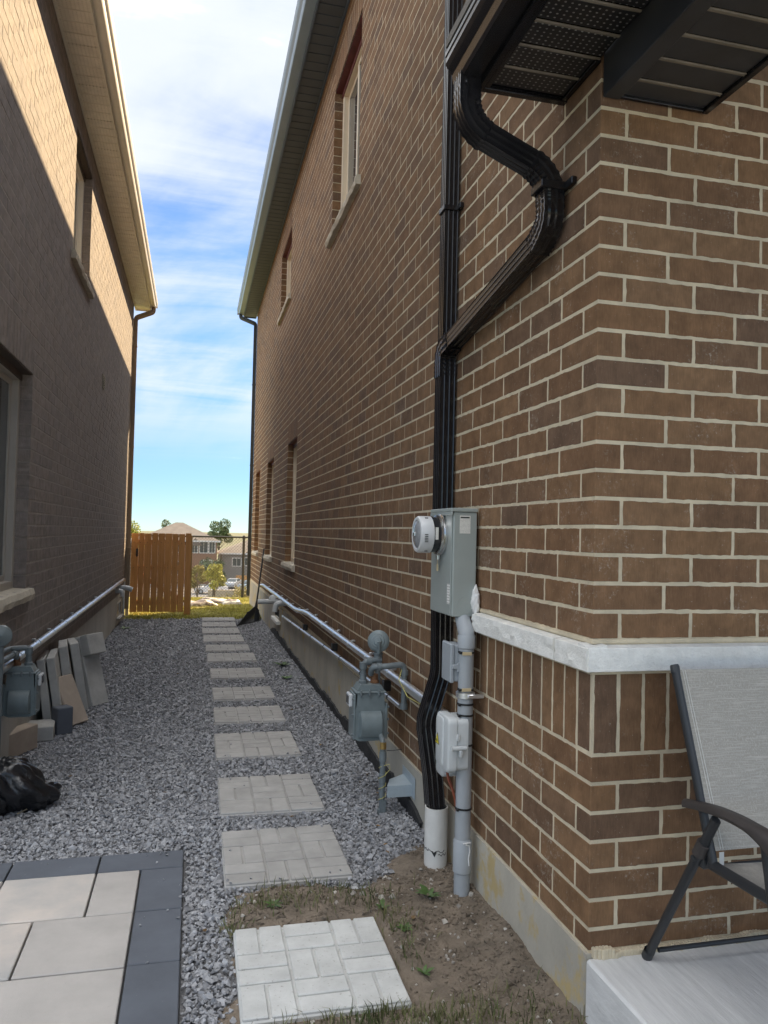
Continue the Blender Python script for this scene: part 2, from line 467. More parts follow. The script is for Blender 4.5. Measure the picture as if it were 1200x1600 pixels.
pmat('leaf_amber', (0.33, 0.27, 0.06), rough=0.7, var=0.3, vscale=1.5, bump=0, island=0.3)
pmat('bark', (0.13, 0.10, 0.075), rough=0.95, var=0.3, vscale=6, bump=0.5, bscale=30)
pmat('far_roof', (0.13, 0.125, 0.12), rough=0.95, var=0.15, vscale=1.0, bump=0)
pmat('far_roof_tan', (0.17, 0.145, 0.125), rough=0.95, var=0.15, vscale=1.0, bump=0)
pmat('far_siding', (0.25, 0.235, 0.22), rough=0.9, var=0.12, vscale=0.8, bump=0)
pmat('far_cream', (0.52, 0.42, 0.28), rough=0.9, var=0.08, vscale=0.8, bump=0)
pmat('far_white', (0.70, 0.69, 0.66), rough=0.7, var=0.05, bump=0)
pmat('far_glass', (0.05, 0.07, 0.08), rough=0.08, var=0.1, bump=0)
pmat('car_white', (0.72, 0.73, 0.74), rough=0.25, var=0.02, bump=0, coat=0.5)
pmat('car_silver', (0.40, 0.43, 0.46), rough=0.3, metal=0.3, var=0.02, bump=0, coat=0.5)
pmat('car_blue', (0.10, 0.16, 0.22), rough=0.28, var=0.02, bump=0, coat=0.5)
pmat('tyre', (0.02, 0.02, 0.02), rough=0.9, var=0.1, bump=0)
pmat('dry_leaf', (0.20, 0.13, 0.065), rough=0.8, var=0.3, vscale=20, bump=0.1, island=0.4)
pmat('wood_stick', (0.35, 0.29, 0.20), rough=0.9, var=0.2, bump=0.1)
print_mat('label_side', (0.80, 0.79, 0.74), (0.06, 0.06, 0.06), axis='Z', pitch=0.0055, cross='X', run=130)
print_mat('label_front', (0.80, 0.79, 0.76), (0.05, 0.05, 0.05), axis='Z', pitch=0.012, cross='Y', run=160)


def fabric_mat():
    m = pmat('sling_fabric', (0.506, 0.501, 0.479), rough=0.8, var=0.06, vscale=5, bump=0)
    nt = m.node_tree
    b = nt.nodes['Principled BSDF']
    geo = N(nt, 'ShaderNodeNewGeometry')
    fac = None
    hgt = None
    for sc in ((14, 14, 420), (420, 420, 12)):
        mp = N(nt, 'ShaderNodeMapping')
        mp.inputs['Scale'].default_value = sc
        K(nt, geo.outputs['Position'], mp.inputs[0])
        n = N(nt, 'ShaderNodeTexNoise', _Scale=1.0, _Detail=3.0, _Roughness=0.6)
        K(nt, mp.outputs[0], n.inputs['Vector'])
        fac = n.outputs['Fac'] if fac is None else MATH(nt, 'MAXIMUM', fac, n.outputs['Fac'])
        hgt = n.outputs['Fac'] if hgt is None else MATH(nt, 'ADD', hgt, n.outputs['Fac'])
    r = N(nt, 'ShaderNodeMapRange')
    r.inputs['From Min'].default_value = 0.5
    r.inputs['From Max'].default_value = 0.72
    K(nt, fac, r.inputs['Value'])
    mx = N(nt, 'ShaderNodeMix', data_type='RGBA')
    mx.inputs['A'].default_value = (0.36, 0.335, 0.295, 1)
    mx.inputs['B'].default_value = (0.54, 0.51, 0.46, 1)
    K(nt, r.outputs[0], mx.inputs['Factor'])
    K(nt, mx.outputs['Result'], b.inputs['Base Color'])
    bp = N(nt, 'ShaderNodeBump', _Strength=0.35, _Distance=0.001)
    K(nt, hgt, bp.inputs['Height'])
    K(nt, bp.outputs[0], b.inputs['Normal'])


fabric_mat()


# ------------------------------------------------------------------ mesh helpers
def frames(pts, up=None):
    pts = [Vector(p) for p in pts]
    n = len(pts)
    T = []
    for i in range(n):
        a = pts[max(0, i - 1)]
        b = pts[min(n - 1, i + 1)]
        T.append((b - a).normalized())
    ref = Vector(up) if up else (Vector((0, 0, 1)) if abs(T[0].z) < 0.9 else Vector((1, 0, 0)))
    u = (ref - T[0] * ref.dot(T[0])).normalized()
    out = []
    for i in range(n):
        if i:
            q = T[i - 1].rotation_difference(T[i])
            u = q @ u
            u = (u - T[i] * u.dot(T[i])).normalized()
        out.append((pts[i], T[i], u, T[i].cross(u).normalized()))
    return out


class MB:
    def __init__(s):
        s.v, s.f = [], []

    def add(s, vs_, fs):
        k = len(s.v)
        s.v += [tuple(v) for v in vs_]
        s.f += [tuple(i + k for i in f) for f in fs]
        return s

    def box(s, x0, x1, y0, y1, z0, z1, c=0.0, M=None):
        """box, chamfered by c"""
        if c <= 0:
            vs_ = [(x, y, z) for z in (z0, z1) for y in (y0, y1) for x in (x0, x1)]
            fs = [(0, 2, 3, 1), (4, 5, 7, 6), (0, 1, 5, 4), (2, 6, 7, 3), (0, 4, 6, 2), (1, 3, 7, 5)]
        else:
            vs_, idx = [], {}
            for sx in (0, 1):
                for sy in (0, 1):
                    for sz in (0, 1):
                        for ax in range(3):
                            p = [(x0, x1)[sx], (y0, y1)[sy], (z0, z1)[sz]]
                            ins = [c if q == 0 else -c for q in (sx, sy, sz)]
                            p = [p[i] if i == ax else p[i] + ins[i] for i in range(3)]
                            idx[sx, sy, sz, ax] = len(vs_)
                            vs_.append(tuple(p))
            fs = []
            I = idx
            for d in (0, 1):
                q = [I[d, 0, 0, 0], I[d, 0, 1, 0], I[d, 1, 1, 0], I[d, 1, 0, 0]]
                fs.append(q if d == 0 else q[::-1])
                q = [I[0, d, 0, 1], I[1, d, 0, 1], I[1, d, 1, 1], I[0, d, 1, 1]]
                fs.append(q if d == 0 else q[::-1])
                q = [I[0, 0, d, 2], I[0, 1, d, 2], I[1, 1, d, 2], I[1, 0, d, 2]]
                fs.append(q if d == 0 else q[::-1])
            for a in (0, 1):
                for b in (0, 1):
                    q = [I[a, b, 0, 0], I[a, b, 1, 0], I[a, b, 1, 1], I[a, b, 0, 1]]
                    fs.append(q if a == b else q[::-1])
                    q = [I[a, 0, b, 0], I[a, 0, b, 2], I[a, 1, b, 2], I[a, 1, b, 0]]
                    fs.append(q if a == b else q[::-1])
                    q = [I[0, a, b, 1], I[1, a, b, 1], I[1, a, b, 2], I[0, a, b, 2]]
                    fs.append(q if a == b else q[::-1])
                    for e in (0, 1):
                        q = [I[a, b, e, 0], I[a, b, e, 1], I[a, b, e, 2]]
                        fs.append(q if (a + b + e) % 2 == 1 else q[::-1])
        if M is not None:
            vs_ = [M @ Vector(v) for v in vs_]
        return s.add(vs_, fs)

    def tube(s, pts, r, seg=10, cap=True):
        fr = frames(pts)
        rs = r if isinstance(r, (list, tuple)) else [r] * len(fr)
        vs_ = []
        for (p, t, u, w), rr in zip(fr, rs):
            for k in range(seg):
                a = 2 * pi * k / seg
                vs_.append(p + (u * math.cos(a) + w * math.sin(a)) * rr)
        fs = []
        for i in range(len(fr) - 1):
            for k in range(seg):
                k2 = (k + 1) % seg
                fs.append((i * seg + k, i * seg + k2, (i + 1) * seg + k2, (i + 1) * seg + k))
        if cap:
            fs.append(tuple(range(seg))[::-1])
            fs.append(tuple((len(fr) - 1) * seg + k for k in range(seg)))
        return s.add(vs_, fs)

    def sweep(s, prof, pts, scale=None, up=None, cap=True):
        """closed 2D profile (u,w) along a path"""
        fr = frames(pts, up)
        n = len(prof)
        vs_ = []
        for i, (p, t, u, w) in enumerate(fr):
            k = scale[i] if scale else 1.0
            for a, b in prof:
                vs_.append(p + u * a * k + w * b * k)
        fs = []
        for i in range(len(fr) - 1):
            for k in range(n):
                k2 = (k + 1) % n
                fs.append((i * n + k, i * n + k2, (i + 1) * n + k2, (i + 1) * n + k))
        if cap:
            fs.append(tuple(range(n))[::-1])
            fs.append(tuple((len(fr) - 1) * n + k for k in range(n)))
        return s.add(vs_, fs)

    def lathe(s, prof, org, axis, seg=24):
        """prof [(radius, height)] about axis from org"""
        ax = Vector(axis).normalized()
        ref = Vector((0, 0, 1)) if abs(ax.z) < 0.9 else Vector((1, 0, 0))
        u = (ref - ax * ref.dot(ax)).normalized()
        w = ax.cross(u)
        o = Vector(org)
        vs_ = []
        for r, h in prof:
            for k in range(seg):
                a = 2 * pi * k / seg
                vs_.append(o + ax * h + (u * math.cos(a) + w * math.sin(a)) * max(r, 1e-5))
        fs = []
        for i in range(len(prof) - 1):
            for k in range(seg):
                k2 = (k + 1) % seg
                fs.append((i * seg + k, i * seg + k2, (i + 1) * seg + k2, (i + 1) * seg + k))
        return s.add(vs_, fs)

    def prism(s, poly, fn, d0, d1):
        """2D polygon lifted by fn(a,b,d) between depths d0 and d1"""
        n = len(poly)
        vs_ = [fn(a, b, d0) for a, b in poly] + [fn(a, b, d1) for a, b in poly]
        fs = [tuple(range(n))[::-1], tuple(range(n, 2 * n))]
        for k in range(n):
            k2 = (k + 1) % n
            fs.append((k, k2, n + k2, n + k))
        return s.add(vs_, fs)

    def mesh(s, name, mat, smooth=None):
        me = bpy.data.meshes.new(name)
        me.from_pydata(s.v, [], s.f)
        bm = bmesh.new()
        bm.from_mesh(me)
        if len(bm.faces) < 60000:
            bmesh.ops.recalc_face_normals(bm, faces=bm.faces)
        bm.to_mesh(me)
        bm.free()
        me.materials.append(MATS[mat])
        if smooth is not None:
            for p in me.polygons:
                p.use_smooth = True
            me.set_sharp_from_angle(angle=math.radians(smooth))
        return me

    def build(s, name, mat, parent=None, smooth=None):
        return link(name, s.mesh(name, mat, smooth), parent)


def link(name, me, parent=None):
    o = bpy.data.objects.new(name, me)
    COL.objects.link(o)
    if parent is not None:
        o.parent = parent
        if parent.type == 'EMPTY':
            o.location = -parent.location
    return o


def thing(name, label, cat, loc=(0, 0, 0), group=None):
    o = bpy.data.objects.new(name, None)
    o.empty_display_size = 0.1
    COL.objects.link(o)
    o.location = loc
    return tag(o, label, cat, group)


def tag(o, label, cat, group=None):
    o['label'] = label
    o['category'] = cat
    if group:
        o['group'] = group
    return o


def kind(o, k):
    o['kind'] = k
    return o


def arc(c, r, a0, a1, n, e1, e2):
    """points on an arc about c in the plane e1,e2 (degrees)"""
    c, e1, e2 = Vector(c), Vector(e1), Vector(e2)
    return [c + (e1 * math.cos(math.radians(a0 + (a1 - a0) * i / n)) + e2 * math.sin(math.radians(a0 + (a1 - a0) * i / n))) * r for i in range(n + 1)]


def np_mesh(name, V, Fq, mat, parent=None, smooth=False):
    """V (n,3) array, Fq (m,k) array of equal-sized polygons"""
    me = bpy.data.meshes.new(name)
    V = np.ascontiguousarray(V, dtype=np.float32)
    Fq = np.ascontiguousarray(Fq, dtype=np.int32)
    m, k = Fq.shape
    me.vertices.add(len(V))
    me.vertices.foreach_set('co', V.ravel())
    me.loops.add(m * k)
    me.loops.foreach_set('vertex_index', Fq.ravel())
    me.polygons.add(m)
    me.polygons.foreach_set('loop_start', np.arange(0, m * k, k, dtype=np.int32))
    me.polygons.foreach_set('loop_total', np.full(m, k, dtype=np.int32))
    me.polygons.foreach_set('use_smooth', np.full(m, bool(smooth)))
    me.update(calc_edges=True)
    me.validate()
    me.materials.append(MATS[mat])
    return link(name, me, parent)


def vnoise(x, y, seed=0):
    """cheap smooth value noise for numpy arrays"""
    x = np.asarray(x, float)
    y = np.asarray(y, float)
    xi, yi = np.floor(x).astype(int), np.floor(y).astype(int)
    fx, fy = x - xi, y - yi
    fx, fy = fx * fx * (3 - 2 * fx), fy * fy * (3 - 2 * fy)

    def h(a, b):
        t = np.sin(a * 127.1 + b * 311.7 + seed * 74.7) * 43758.5453
        return t - np.floor(t)
    return (h(xi, yi) * (1 - fx) + h(xi + 1, yi) * fx) * (1 - fy) + (h(xi, yi + 1) * (1 - fx) + h(xi + 1, yi + 1) * fx) * fy

# ================================================================== ground and terrain
X0, Y0, YR = 1.238, 2.21, 17.2          # side wall plane, front plane and far end of the house on the right
XL, YL0, YL = -1.16, 4.0, 14.35         # wall plane, near and far end of the house on the left


def terrain_z(y):
    P = [(-80, -0.05), (19.4, -0.16), (20.2, -0.30), (24, -0.78), (60, -4.3), (95, -7.15), (126, -7.2), (150, -6.6), (400, -6.0), (1500, -3.0)]
    for (a, za), (b, zb) in zip(P, P[1:]):
        if y <= b:
            return za + (zb - za) * (y - a) / (b - a)
    return P[-1][1]


def sheet(name, xs, ys, zf, mat, parent=None):
    V = [(x, y, zf(x, y)) for y in ys for x in xs]
    n = len(xs)
    Fq = [(j * n + i, j * n + i + 1, (j + 1) * n + i + 1, (j + 1) * n + i) for j in range(len(ys) - 1) for i in range(n - 1)]
    return np_mesh(name, np.array(V), np.array(Fq), mat, parent)


ys = list(range(-80, 20, 10)) + [19.4, 20.2, 24, 30, 40, 50, 60, 70, 80, 95, 110, 126, 138, 150, 200, 300, 400, 800, 1500]
kind(sheet('ground', [-900, -200, -60, -20, 0, 20, 60, 200, 900], ys, lambda x, y: terrain_z(y) - 0.02, 'field'), 'structure')
kind(sheet('road', [-200, -60, 0, 60, 200], [97, 105, 114, 124], lambda x, y: terrain_z(y) + 0.01, 'asphalt'), 'structure')
kind(sheet('kerb', [-200, 0, 200], [124, 124.01, 124.4], lambda x, y: terrain_z(y) + (0.14 if y > 124 else 0.0), 'concrete_wall'), 'structure')

# unseen front yard and street behind the camera, added for sunlit bounce
kind(sheet('driveway', [-6.5, -1.7], [-9.0, -4.0, 1.0], lambda x, y: -0.045, 'porch_concrete'), 'structure')
kind(sheet('front_walk', [1.3, 8.5], [-9.0, -4.0, -0.95], lambda x, y: -0.045, 'porch_concrete'), 'structure')
kind(sheet('street', [-120, 120], [-19.0, -11.0], lambda x, y: -0.055, 'asphalt'), 'structure')
kind(sheet('sidewalk', [-120, 120], [-10.9, -9.2], lambda x, y: -0.040, 'porch_concrete'), 'structure')

# gravel bed
xs = list(np.linspace(XL - 0.05, X0 + 0.02, 40))
ys = list(np.linspace(1.2, 14.05, 200))
gb = sheet('gravel_bed', xs, ys, lambda x, y: -0.034 + 0.012 * float(vnoise(x * 3, y * 3, 2)), 'gravel_base')
kind(gb, 'structure')

DIRT = [(0.16, 3.30), (0.36, 3.42), (0.74, 3.37), (0.92, 3.50), (0.98, 3.66), (1.10, 3.78), (1.30, 3.86), (1.30, 1.0), (0.30, 1.0), (0.17, 2.2), (0.15, 2.9)]


def dirt_depth(px, py):
    """signed distance (positive inside) to the bare soil patch"""
    px, py = np.asarray(px, float), np.asarray(py, float)
    best = np.full(px.shape, 9.0)
    ins = np.zeros(px.shape, bool)
    n = len(DIRT)
    for i in range(n):
        (ax, ay), (bx, by) = DIRT[i], DIRT[(i + 1) % n]
        dx, dy = bx - ax, by - ay
        t = np.clip(((px - ax) * dx + (py - ay) * dy) / (dx * dx + dy * dy), 0, 1)
        best = np.minimum(best, np.hypot(px - ax - t * dx, py - ay - t * dy))
        cr = ((ay > py) != (by > py)) & (px < (bx - ax) * (py - ay) / (by - ay + 1e-12) + ax)
        ins ^= cr
    return np.where(ins, best, -best)


def dirt_z(gx, gy):
    d = dirt_depth(gx, gy) + 0.10 * (vnoise(gx * 7, gy * 7, 5) - 0.5)
    z = -0.05 + 0.055 * np.clip((d + 0.05) / 0.14, 0, 1)
    z += 0.022 * (vnoise(gx * 5, gy * 5, 3) - 0.5) + 0.012 * (vnoise(gx * 19, gy * 19, 4) - 0.5) + 0.007 * (vnoise(gx * 60, gy * 60, 9) - 0.5)
    z += 0.06 * np.clip((gx - 1.02) / 0.24, 0, 1) ** 2 * np.clip((3.6 - gy) / 0.8, 0, 1)
    s = (gx > 0.17) & (gx < 0.77) & (gy > 2.44) & (gy < 3.07)
    return np.where(s, np.minimum(z, -0.012), z)


nx, ny = 100, 230
gx, gy = np.meshgrid(np.linspace(0.08, X0 + 0.02, nx), np.linspace(1.2, 3.95, ny))
gz = dirt_z(gx, gy)
V = np.stack([gx.ravel(), gy.ravel(), gz.ravel()], 1)
I = np.arange(nx * ny).reshape(ny, nx)
Fq = np.stack([I[:-1, :-1].ravel(), I[:-1, 1:].ravel(), I[1:, 1:].ravel(), I[1:, :-1].ravel()], 1)
kind(np_mesh('bare_soil', V, Fq, 'soil', smooth=True), 'structure')


def chips(name, pts, size, mat, rng, flat=0.62, k=9):
    """many angular stones in one mesh: hulls of a few random points"""
    protos = []
    for q in range(8):
        bm = bmesh.new()
        for i in range(k):
            a, c = rng.uniform(0, 2 * pi), rng.uniform(-1, 1)
            r = math.sqrt(1 - c * c)
            bm.verts.new((r * math.cos(a) * 0.62, r * math.sin(a) * 0.47, c * 0.42 * flat / 0.62))
        bmesh.ops.convex_hull(bm, input=bm.verts)
        bmesh.ops.triangulate(bm, faces=bm.faces)
        bm.verts.ensure_lookup_table()
        bad = [v for v in bm.verts if not v.link_faces]
        bmesh.ops.delete(bm, geom=bad, context='VERTS')
        bm.verts.index_update()
        protos.append((np.array([v.co[:] for v in bm.verts]), np.array([[v.index for v in f.verts] for f in bm.faces])))
        bm.free()
    n = len(pts)
    which = rng.integers(0, len(protos), n)
    VV, FF, off = [], [], 0
    for q, (pv, pf) in enumerate(protos):
        sel = np.where(which == q)[0]
        m = len(sel)
        if not m:
            continue
        a = rng.uniform(0, 2 * pi, m)
        t = rng.normal(0, 0.45, m)
        ca, sa, ct, st = np.cos(a), np.sin(a), np.cos(t), np.sin(t)
        s = size[sel]
        x, y, z = pv[:, 0][None], pv[:, 1][None], pv[:, 2][None]
        y2 = y * ct[:, None] - z * st[:, None]
        z2 = y * st[:, None] + z * ct[:, None]
        X = (x * ca[:, None] - y2 * sa[:, None]) * s[:, None] + pts[sel, 0:1]
        Y = (x * sa[:, None] + y2 * ca[:, None]) * s[:, None] + pts[sel, 1:2]
        Z = z2 * s[:, None] + pts[sel, 2:3]
        VV.append(np.stack([X, Y, Z], 2).reshape(-1, 3))
        FF.append((pf[None] + (np.arange(m) * len(pv))[:, None, None] + off).reshape(-1, 3))
        off += m * len(pv)
    return np_mesh(name, np.concatenate(VV), np.concatenate(FF), mat)


def gravel_points():
    out, siz = [], []
    for y0, y1, pitch, sz in ((1.25, 4.6, 0.0130, 0.0225), (4.6, 6.6, 0.0165, 0.025), (6.6, 9.2, 0.0215, 0.030), (9.2, 14.05, 0.029, 0.040)):
        a, b = np.meshgrid(np.arange(XL - 0.02, X0 + 0.02, pitch), np.arange(y0, y1, pitch))
        a, b = a.ravel(), b.ravel()
        a = a + RNG.uniform(-0.6, 0.6, len(a)) * pitch
        b = b + RNG.uniform(-0.6, 0.6, len(b)) * pitch
        s = 0.77 * sz * np.clip(RNG.lognormal(0, 0.36, len(a)), 0.4, 2.1)
        z = -0.030 + 0.012 * vnoise(a * 3, b * 3, 2) + RNG.uniform(-0.004, 0.014, len(a)) + 0.010 * (vnoise(a * 2.2, b * 2.2, 8) - 0.5)
        keep = ~((a < 0.008) & (b < 3.885))                                   # patio
        dd = dirt_depth(a, b) + 0.10 * (vnoise(a * 7, b * 7, 5) - 0.5)
        keep &= (dd < RNG.uniform(-0.03, 0.05, len(a))) | (RNG.uniform(0, 1, len(a)) < 0.0)
        keep &= a + s * 0.4 < X0 + 0.012
        keep &= a > XL - 0.01
        for sx0, sx1, sy0, sy1 in STEPS:
            inside = (a > sx0 + 0.004) & (a < sx1 - 0.004) & (b > sy0 + 0.004) & (b < sy1 - 0.004)
            keep &= ~inside
        edge = (b > 13.85) & (RNG.uniform(0, 1, len(a)) < (b - 13.85) * 4)
        keep &= ~edge
        out.append(np.stack([a, b, z], 1)[keep])
        siz.append(s[keep])
    return np.concatenate(out), np.concatenate(siz)


# stepping stones: (x0, x1, y0, y1)
STEPS = [(0.190, 0.748, 2.475, 3.045), (0.176, 0.750, 3.447, 4.058), (0.184, 0.764, 4.30, 4.93), (0.190, 0.775, 5.36, 6.00),
         (0.203, 0.783, 6.34, 6.885), (0.214, 0.785, 7.20, 7.745), (0.214, 0.78, 8.23, 8.81), (0.20, 0.78, 9.31, 9.90),
         (0.19, 0.757, 10.10, 10.64), (0.17, 0.737, 10.94, 11.62), (0.165, 0.727, 11.83, 12.44), (0.17, 0.72, 12.65, 13.22), (0.18, 0.74, 13.45, 13.94)]
gp, gs = gravel_points()
# stray chips kicked onto the slabs and the patio edge
ex = []
for (sx0, sx1, sy0, sy1), n_ in zip(STEPS[1:9], (9, 8, 10, 8, 8, 7, 7, 6)):
    for i in range(n_):
        ex.append((random.choice((random.uniform(sx0, sx0 + 0.12), random.uniform(sx1 - 0.12, sx1), random.uniform(sx0, sx1))), random.choice((random.uniform(sy0, sy0 + 0.06), random.uniform(sy1 - 0.05, sy1), random.uniform(sy0, sy1))), 0.010))
for i in range(16):
    ex.append((-abs(random.gauss(0, 0.12)), random.uniform(2.0, 3.86), 0.005))
ex += [(random.uniform(-1.2, -0.05), 3.87 - abs(random.gauss(0, 0.05)), 0.005) for i in range(14)]
gp = np.concatenate([gp, np.array(ex)])
gs = np.concatenate([gs, RNG.uniform(0.006, 0.018, len(ex))])
kind(tag(chips('gravel', gp, gs, 'stone_chip', RNG), 'grey crushed stone covering the passage between the houses', 'gravel'), 'stuff')
# loose pebbles lying on the soil
m = 420
a, b = RNG.uniform(0.18, X0 - 0.02, m * 3), RNG.uniform(1.3, 3.8, m * 3)
ok = (dirt_depth(a, b) > 0.01) & ~((a > 0.17) & (a < 0.77) & (b > 2.44) & (b < 3.07))
a, b = a[ok][:m], b[ok][:m]
s = 0.011 * np.clip(RNG.lognormal(0, 0.55, len(a)), 0.35, 3.0)
kind(tag(chips('pebbles', np.stack([a, b, dirt_z(a, b) + s * 0.12], 1), s, 'pebble', RNG), 'pale pebbles and soil crumbs scattered over the bare earth', 'pebbles'), 'stuff')
m = 8500
a, b = RNG.uniform(0.18, X0 - 0.02, m * 2), RNG.uniform(1.3, 3.85, m * 2)
ok = (dirt_depth(a, b) > -0.01) & ~((a > 0.17) & (a < 0.77) & (b > 2.44) & (b < 3.07)) & (vnoise(a * 6, b * 6, 21) > 0.30)
a, b = a[ok][:m], b[ok][:m]
s = 0.0090 * np.clip(RNG.lognormal(0, 0.55, len(a)), 0.35, 3.2)
kind(tag(chips('soil_clods', np.stack([a, b, dirt_z(a, b) + s * 0.1], 1), s, 'soil', RNG), 'small brown clods of earth lying on the bare soil', 'soil clods'), 'stuff')

# ------------------------------------------------------------------ stepping stones
ORD = ['first', 'second', 'third', 'fourth', 'fifth', 'sixth', 'seventh', 'eighth', 'ninth', 'tenth', 'eleventh', 'twelfth', 'thirteenth']


def stepping_stone(i, x0, x1, y0, y1):
    lab = ('pale stepping stone set in bare soil, nearest the camera' if i == 0 else
           'grey brick-patterned stepping stone, %s from the camera along the gravel' % ORD[i])
    top = 0.014 if i == 0 else 0.006
    rot = random.uniform(-0.012, 0.012)
    r = thing('stepping_stone', lab, 'stepping stone', ((x0 + x1) / 2, (y0 + y1) / 2, -0.04), 'stepping stones of the path')
    mat = 'slab_pale' if i == 0 else 'slab_grey'
    M = Matrix.Translation(((x0 + x1) / 2, (y0 + y1) / 2, 0)) @ Matrix.Rotation(rot, 4, 'Z')
    w, h = x1 - x0, y1 - y0
    MB().box(-w / 2, w / 2, -h / 2, h / 2, -0.045, top - 0.009, 0.006, M).build('slab', mat, r)
    j = MB()
    bw, bh = w / 3, h / 3
    for a_ in range(3):
        for b_ in range(3):
            bx, by = -w / 2 + a_ * bw, -h / 2 + b_ * bh
            along = (a_ + b_) % 2 == (0 if i == 0 else 1)
            for k in range(2):
                q = (bx + k * bw / 2, bx + (k + 1) * bw / 2, by, by + bh) if along else (bx, bx + bw, by + k * bh / 2, by + (k + 1) * bh / 2)
                g = 0.0048
                e = [q[0] + g, q[1] - g, q[2] + g, q[3] - g]
                if i < 5:
                    MB().box(*e, top - 0.02, top + random.uniform(-0.0008, 0.0008), 0.0034, M).build('block', mat, r)
                else:
                    j.box(*e, top - 0.02, top, 0.003, M)
    if i >= 5:
        j.build('blocks', mat, r)


for i, st in enumerate(STEPS):
    stepping_stone(i, *st)

# ------------------------------------------------------------------ patio
pb = MB().box(-1.62, 0.0, 1.0, 3.878, -0.06, -0.022).build('patio', 'joint_sand')
kind(pb, 'structure')


def paver(x0, x1, y0, y1, mat, dz=0.0):
    g = 0.0042
    t = random.uniform(-0.0012, 0.0012) + dz
    o = MB().box(x0 + g, x1 - g, y0 + g, y1 - g, -0.05, t, 0.0035).build('paver', mat, pb)
    return o


for k in range(5):
    paver(-0.38 * (k + 1), -0.38 * k, 3.685, 3.878, 'paver_dark')
y = 3.685
while y > 1.1:
    paver(-0.19, 0.0, y - 0.396, y, 'paver_dark')
    y -= 0.396
rows = [(3.285, 3.685, [-0.19, -0.379, -0.76, -1.14, -1.6]), (2.885, 3.285, [-0.19, -0.568, -0.95, -1.33, -1.6]), (2.485, 2.885, [-0.19, -0.76, -1.14, -1.6]),
        (2.085, 2.485, [-0.19, -0.38, -0.95, -1.33, -1.6]), (1.685, 2.085, [-0.19, -0.76, -1.14, -1.6]), (1.285, 1.685, [-0.19, -0.57, -0.95, -1.6])]
for ya, yb, cuts in rows:
    for p_, q_ in zip(cuts, cuts[1:]):
        paver(q_, p_, ya, yb, random.choice(('paver_light', 'paver_light', 'paver_pink')))

# ================================================================== brick walls
BL_, BH_, ML_, MH_ = 0.2485, 0.0800, 0.2585, 0.0905


def snap(z, base=0.232):
    return base + MH_ * round((z - base) / MH_)


ROT = {'R': -pi / 2, 'F': 0.0, 'L': pi / 2, 'G': 0.0}


def P3(plane, s, d, z):
    if plane == 'G':
        return (s, YL0 + d, z)
    return (X0 + d, s, z) if plane == 'R' else ((s, Y0 + d, z) if plane == 'F' else (XL - d, s, z))


def pbox(mb, plane, s0, s1, d0, d1, z0, z1, c=0.0):
    a, b = P3(plane, s0, d0, z0), P3(plane, s1, d1, z1)
    return mb.box(min(a[0], b[0]), max(a[0], b[0]), min(a[1], b[1]), max(a[1], b[1]), z0, z1, c)


def lay(s0f, s1, z0, z1, base, holes):
    """running bond: rectangles (s0, s1, z0, z1)"""
    out = []
    k0, k1 = math.floor((z0 - base) / MH_ + 1e-4), math.ceil((z1 - base) / MH_ - 1e-4)
    for k in range(k0, k1):
        zb, zt = base + k * MH_ + (MH_ - BH_) / 2, base + (k + 1) * MH_ - (MH_ - BH_) / 2
        zb, zt = max(zb, z0), min(zt, z1)
        if zt - zb < 0.015:
            continue
        zm = (zb + zt) / 2
        cuts = sorted([(h[0], h[1]) for h in holes if h[2] < zm < h[3]])
        s = s0f(k)
        while s < s1:
            a, b = s, min(s + BL_, s1)
            s += ML_
            segs = [(a, b)]
            for c0, c1 in cuts:
                nxt = []
                for p, q in segs:
                    if q <= c0 or p >= c1:
                        nxt.append((p, q))
                    else:
                        if p < c0 - 0.02:
                            nxt.append((p, c0))
                        if q > c1 + 0.02:
                            nxt.append((c1, q))
                segs = nxt
            out += [(p, q, zb, zt) for p, q in segs if q - p > 0.022]
    return out


def px_area(plane, r):
    q = [proj(*P3(plane, s, 0, z)) for s, z in ((r[0], r[2]), (r[1], r[2]), (r[1], r[3]), (r[0], r[3]))]
    if any(p is None for p in q):
        return 0
    cx_, cy_ = sum(p[0] for p in q) / 4, sum(p[1] for p in q) / 4
    if not (-5 < cx_ < 1205 and -5 < cy_ < 1605):
        return 0
    return abs(sum(q[i][0] * q[(i + 1) % 4][1] - q[(i + 1) % 4][0] * q[i][1] for i in range(4))) / 2


def brick_variant(w, h, dep, seed):
    """front face at y=0 with a slightly uneven outline and worn arris"""
    rr = random.Random(seed)
    mb = MB()
    out = []
    nx_, nz_ = 12, 4
    for i in range(nx_):
        out.append((-w / 2 + w * i / nx_, -h / 2))
    for i in range(nz_):
        out.append((w / 2, -h / 2 + h * i / nz_))
    for i in range(nx_):
        out.append((w / 2 - w * i / nx_, h / 2))
    for i in range(nz_):
        out.append((-w / 2, h / 2 - h * i / nz_))
    n = len(out)
    j = [(x + rr.uniform(-.0014, .0012), z + rr.uniform(-.0015, .0013)) for x, z in out]
    vs_ = []
    for x, z in j:
        ins = rr.uniform(.0012, .0036)
        vs_.append((x * (1 - 2 * ins / w), rr.uniform(-.0006, .0006), z * (1 - 2 * ins / h)))
    vs_ += [(x, rr.uniform(.0016, .0032), z) for x, z in j]
    vs_ += [(x, dep, z) for x, z in j]
    fs = [tuple(range(n))]
    for r in range(2):
        for k in range(n):
            k2 = (k + 1) % n
            fs.append((r * n + k, r * n + k2, (r + 1) * n + k2, (r + 1) * n + k))
    mb.add(vs_, fs)
    return mb


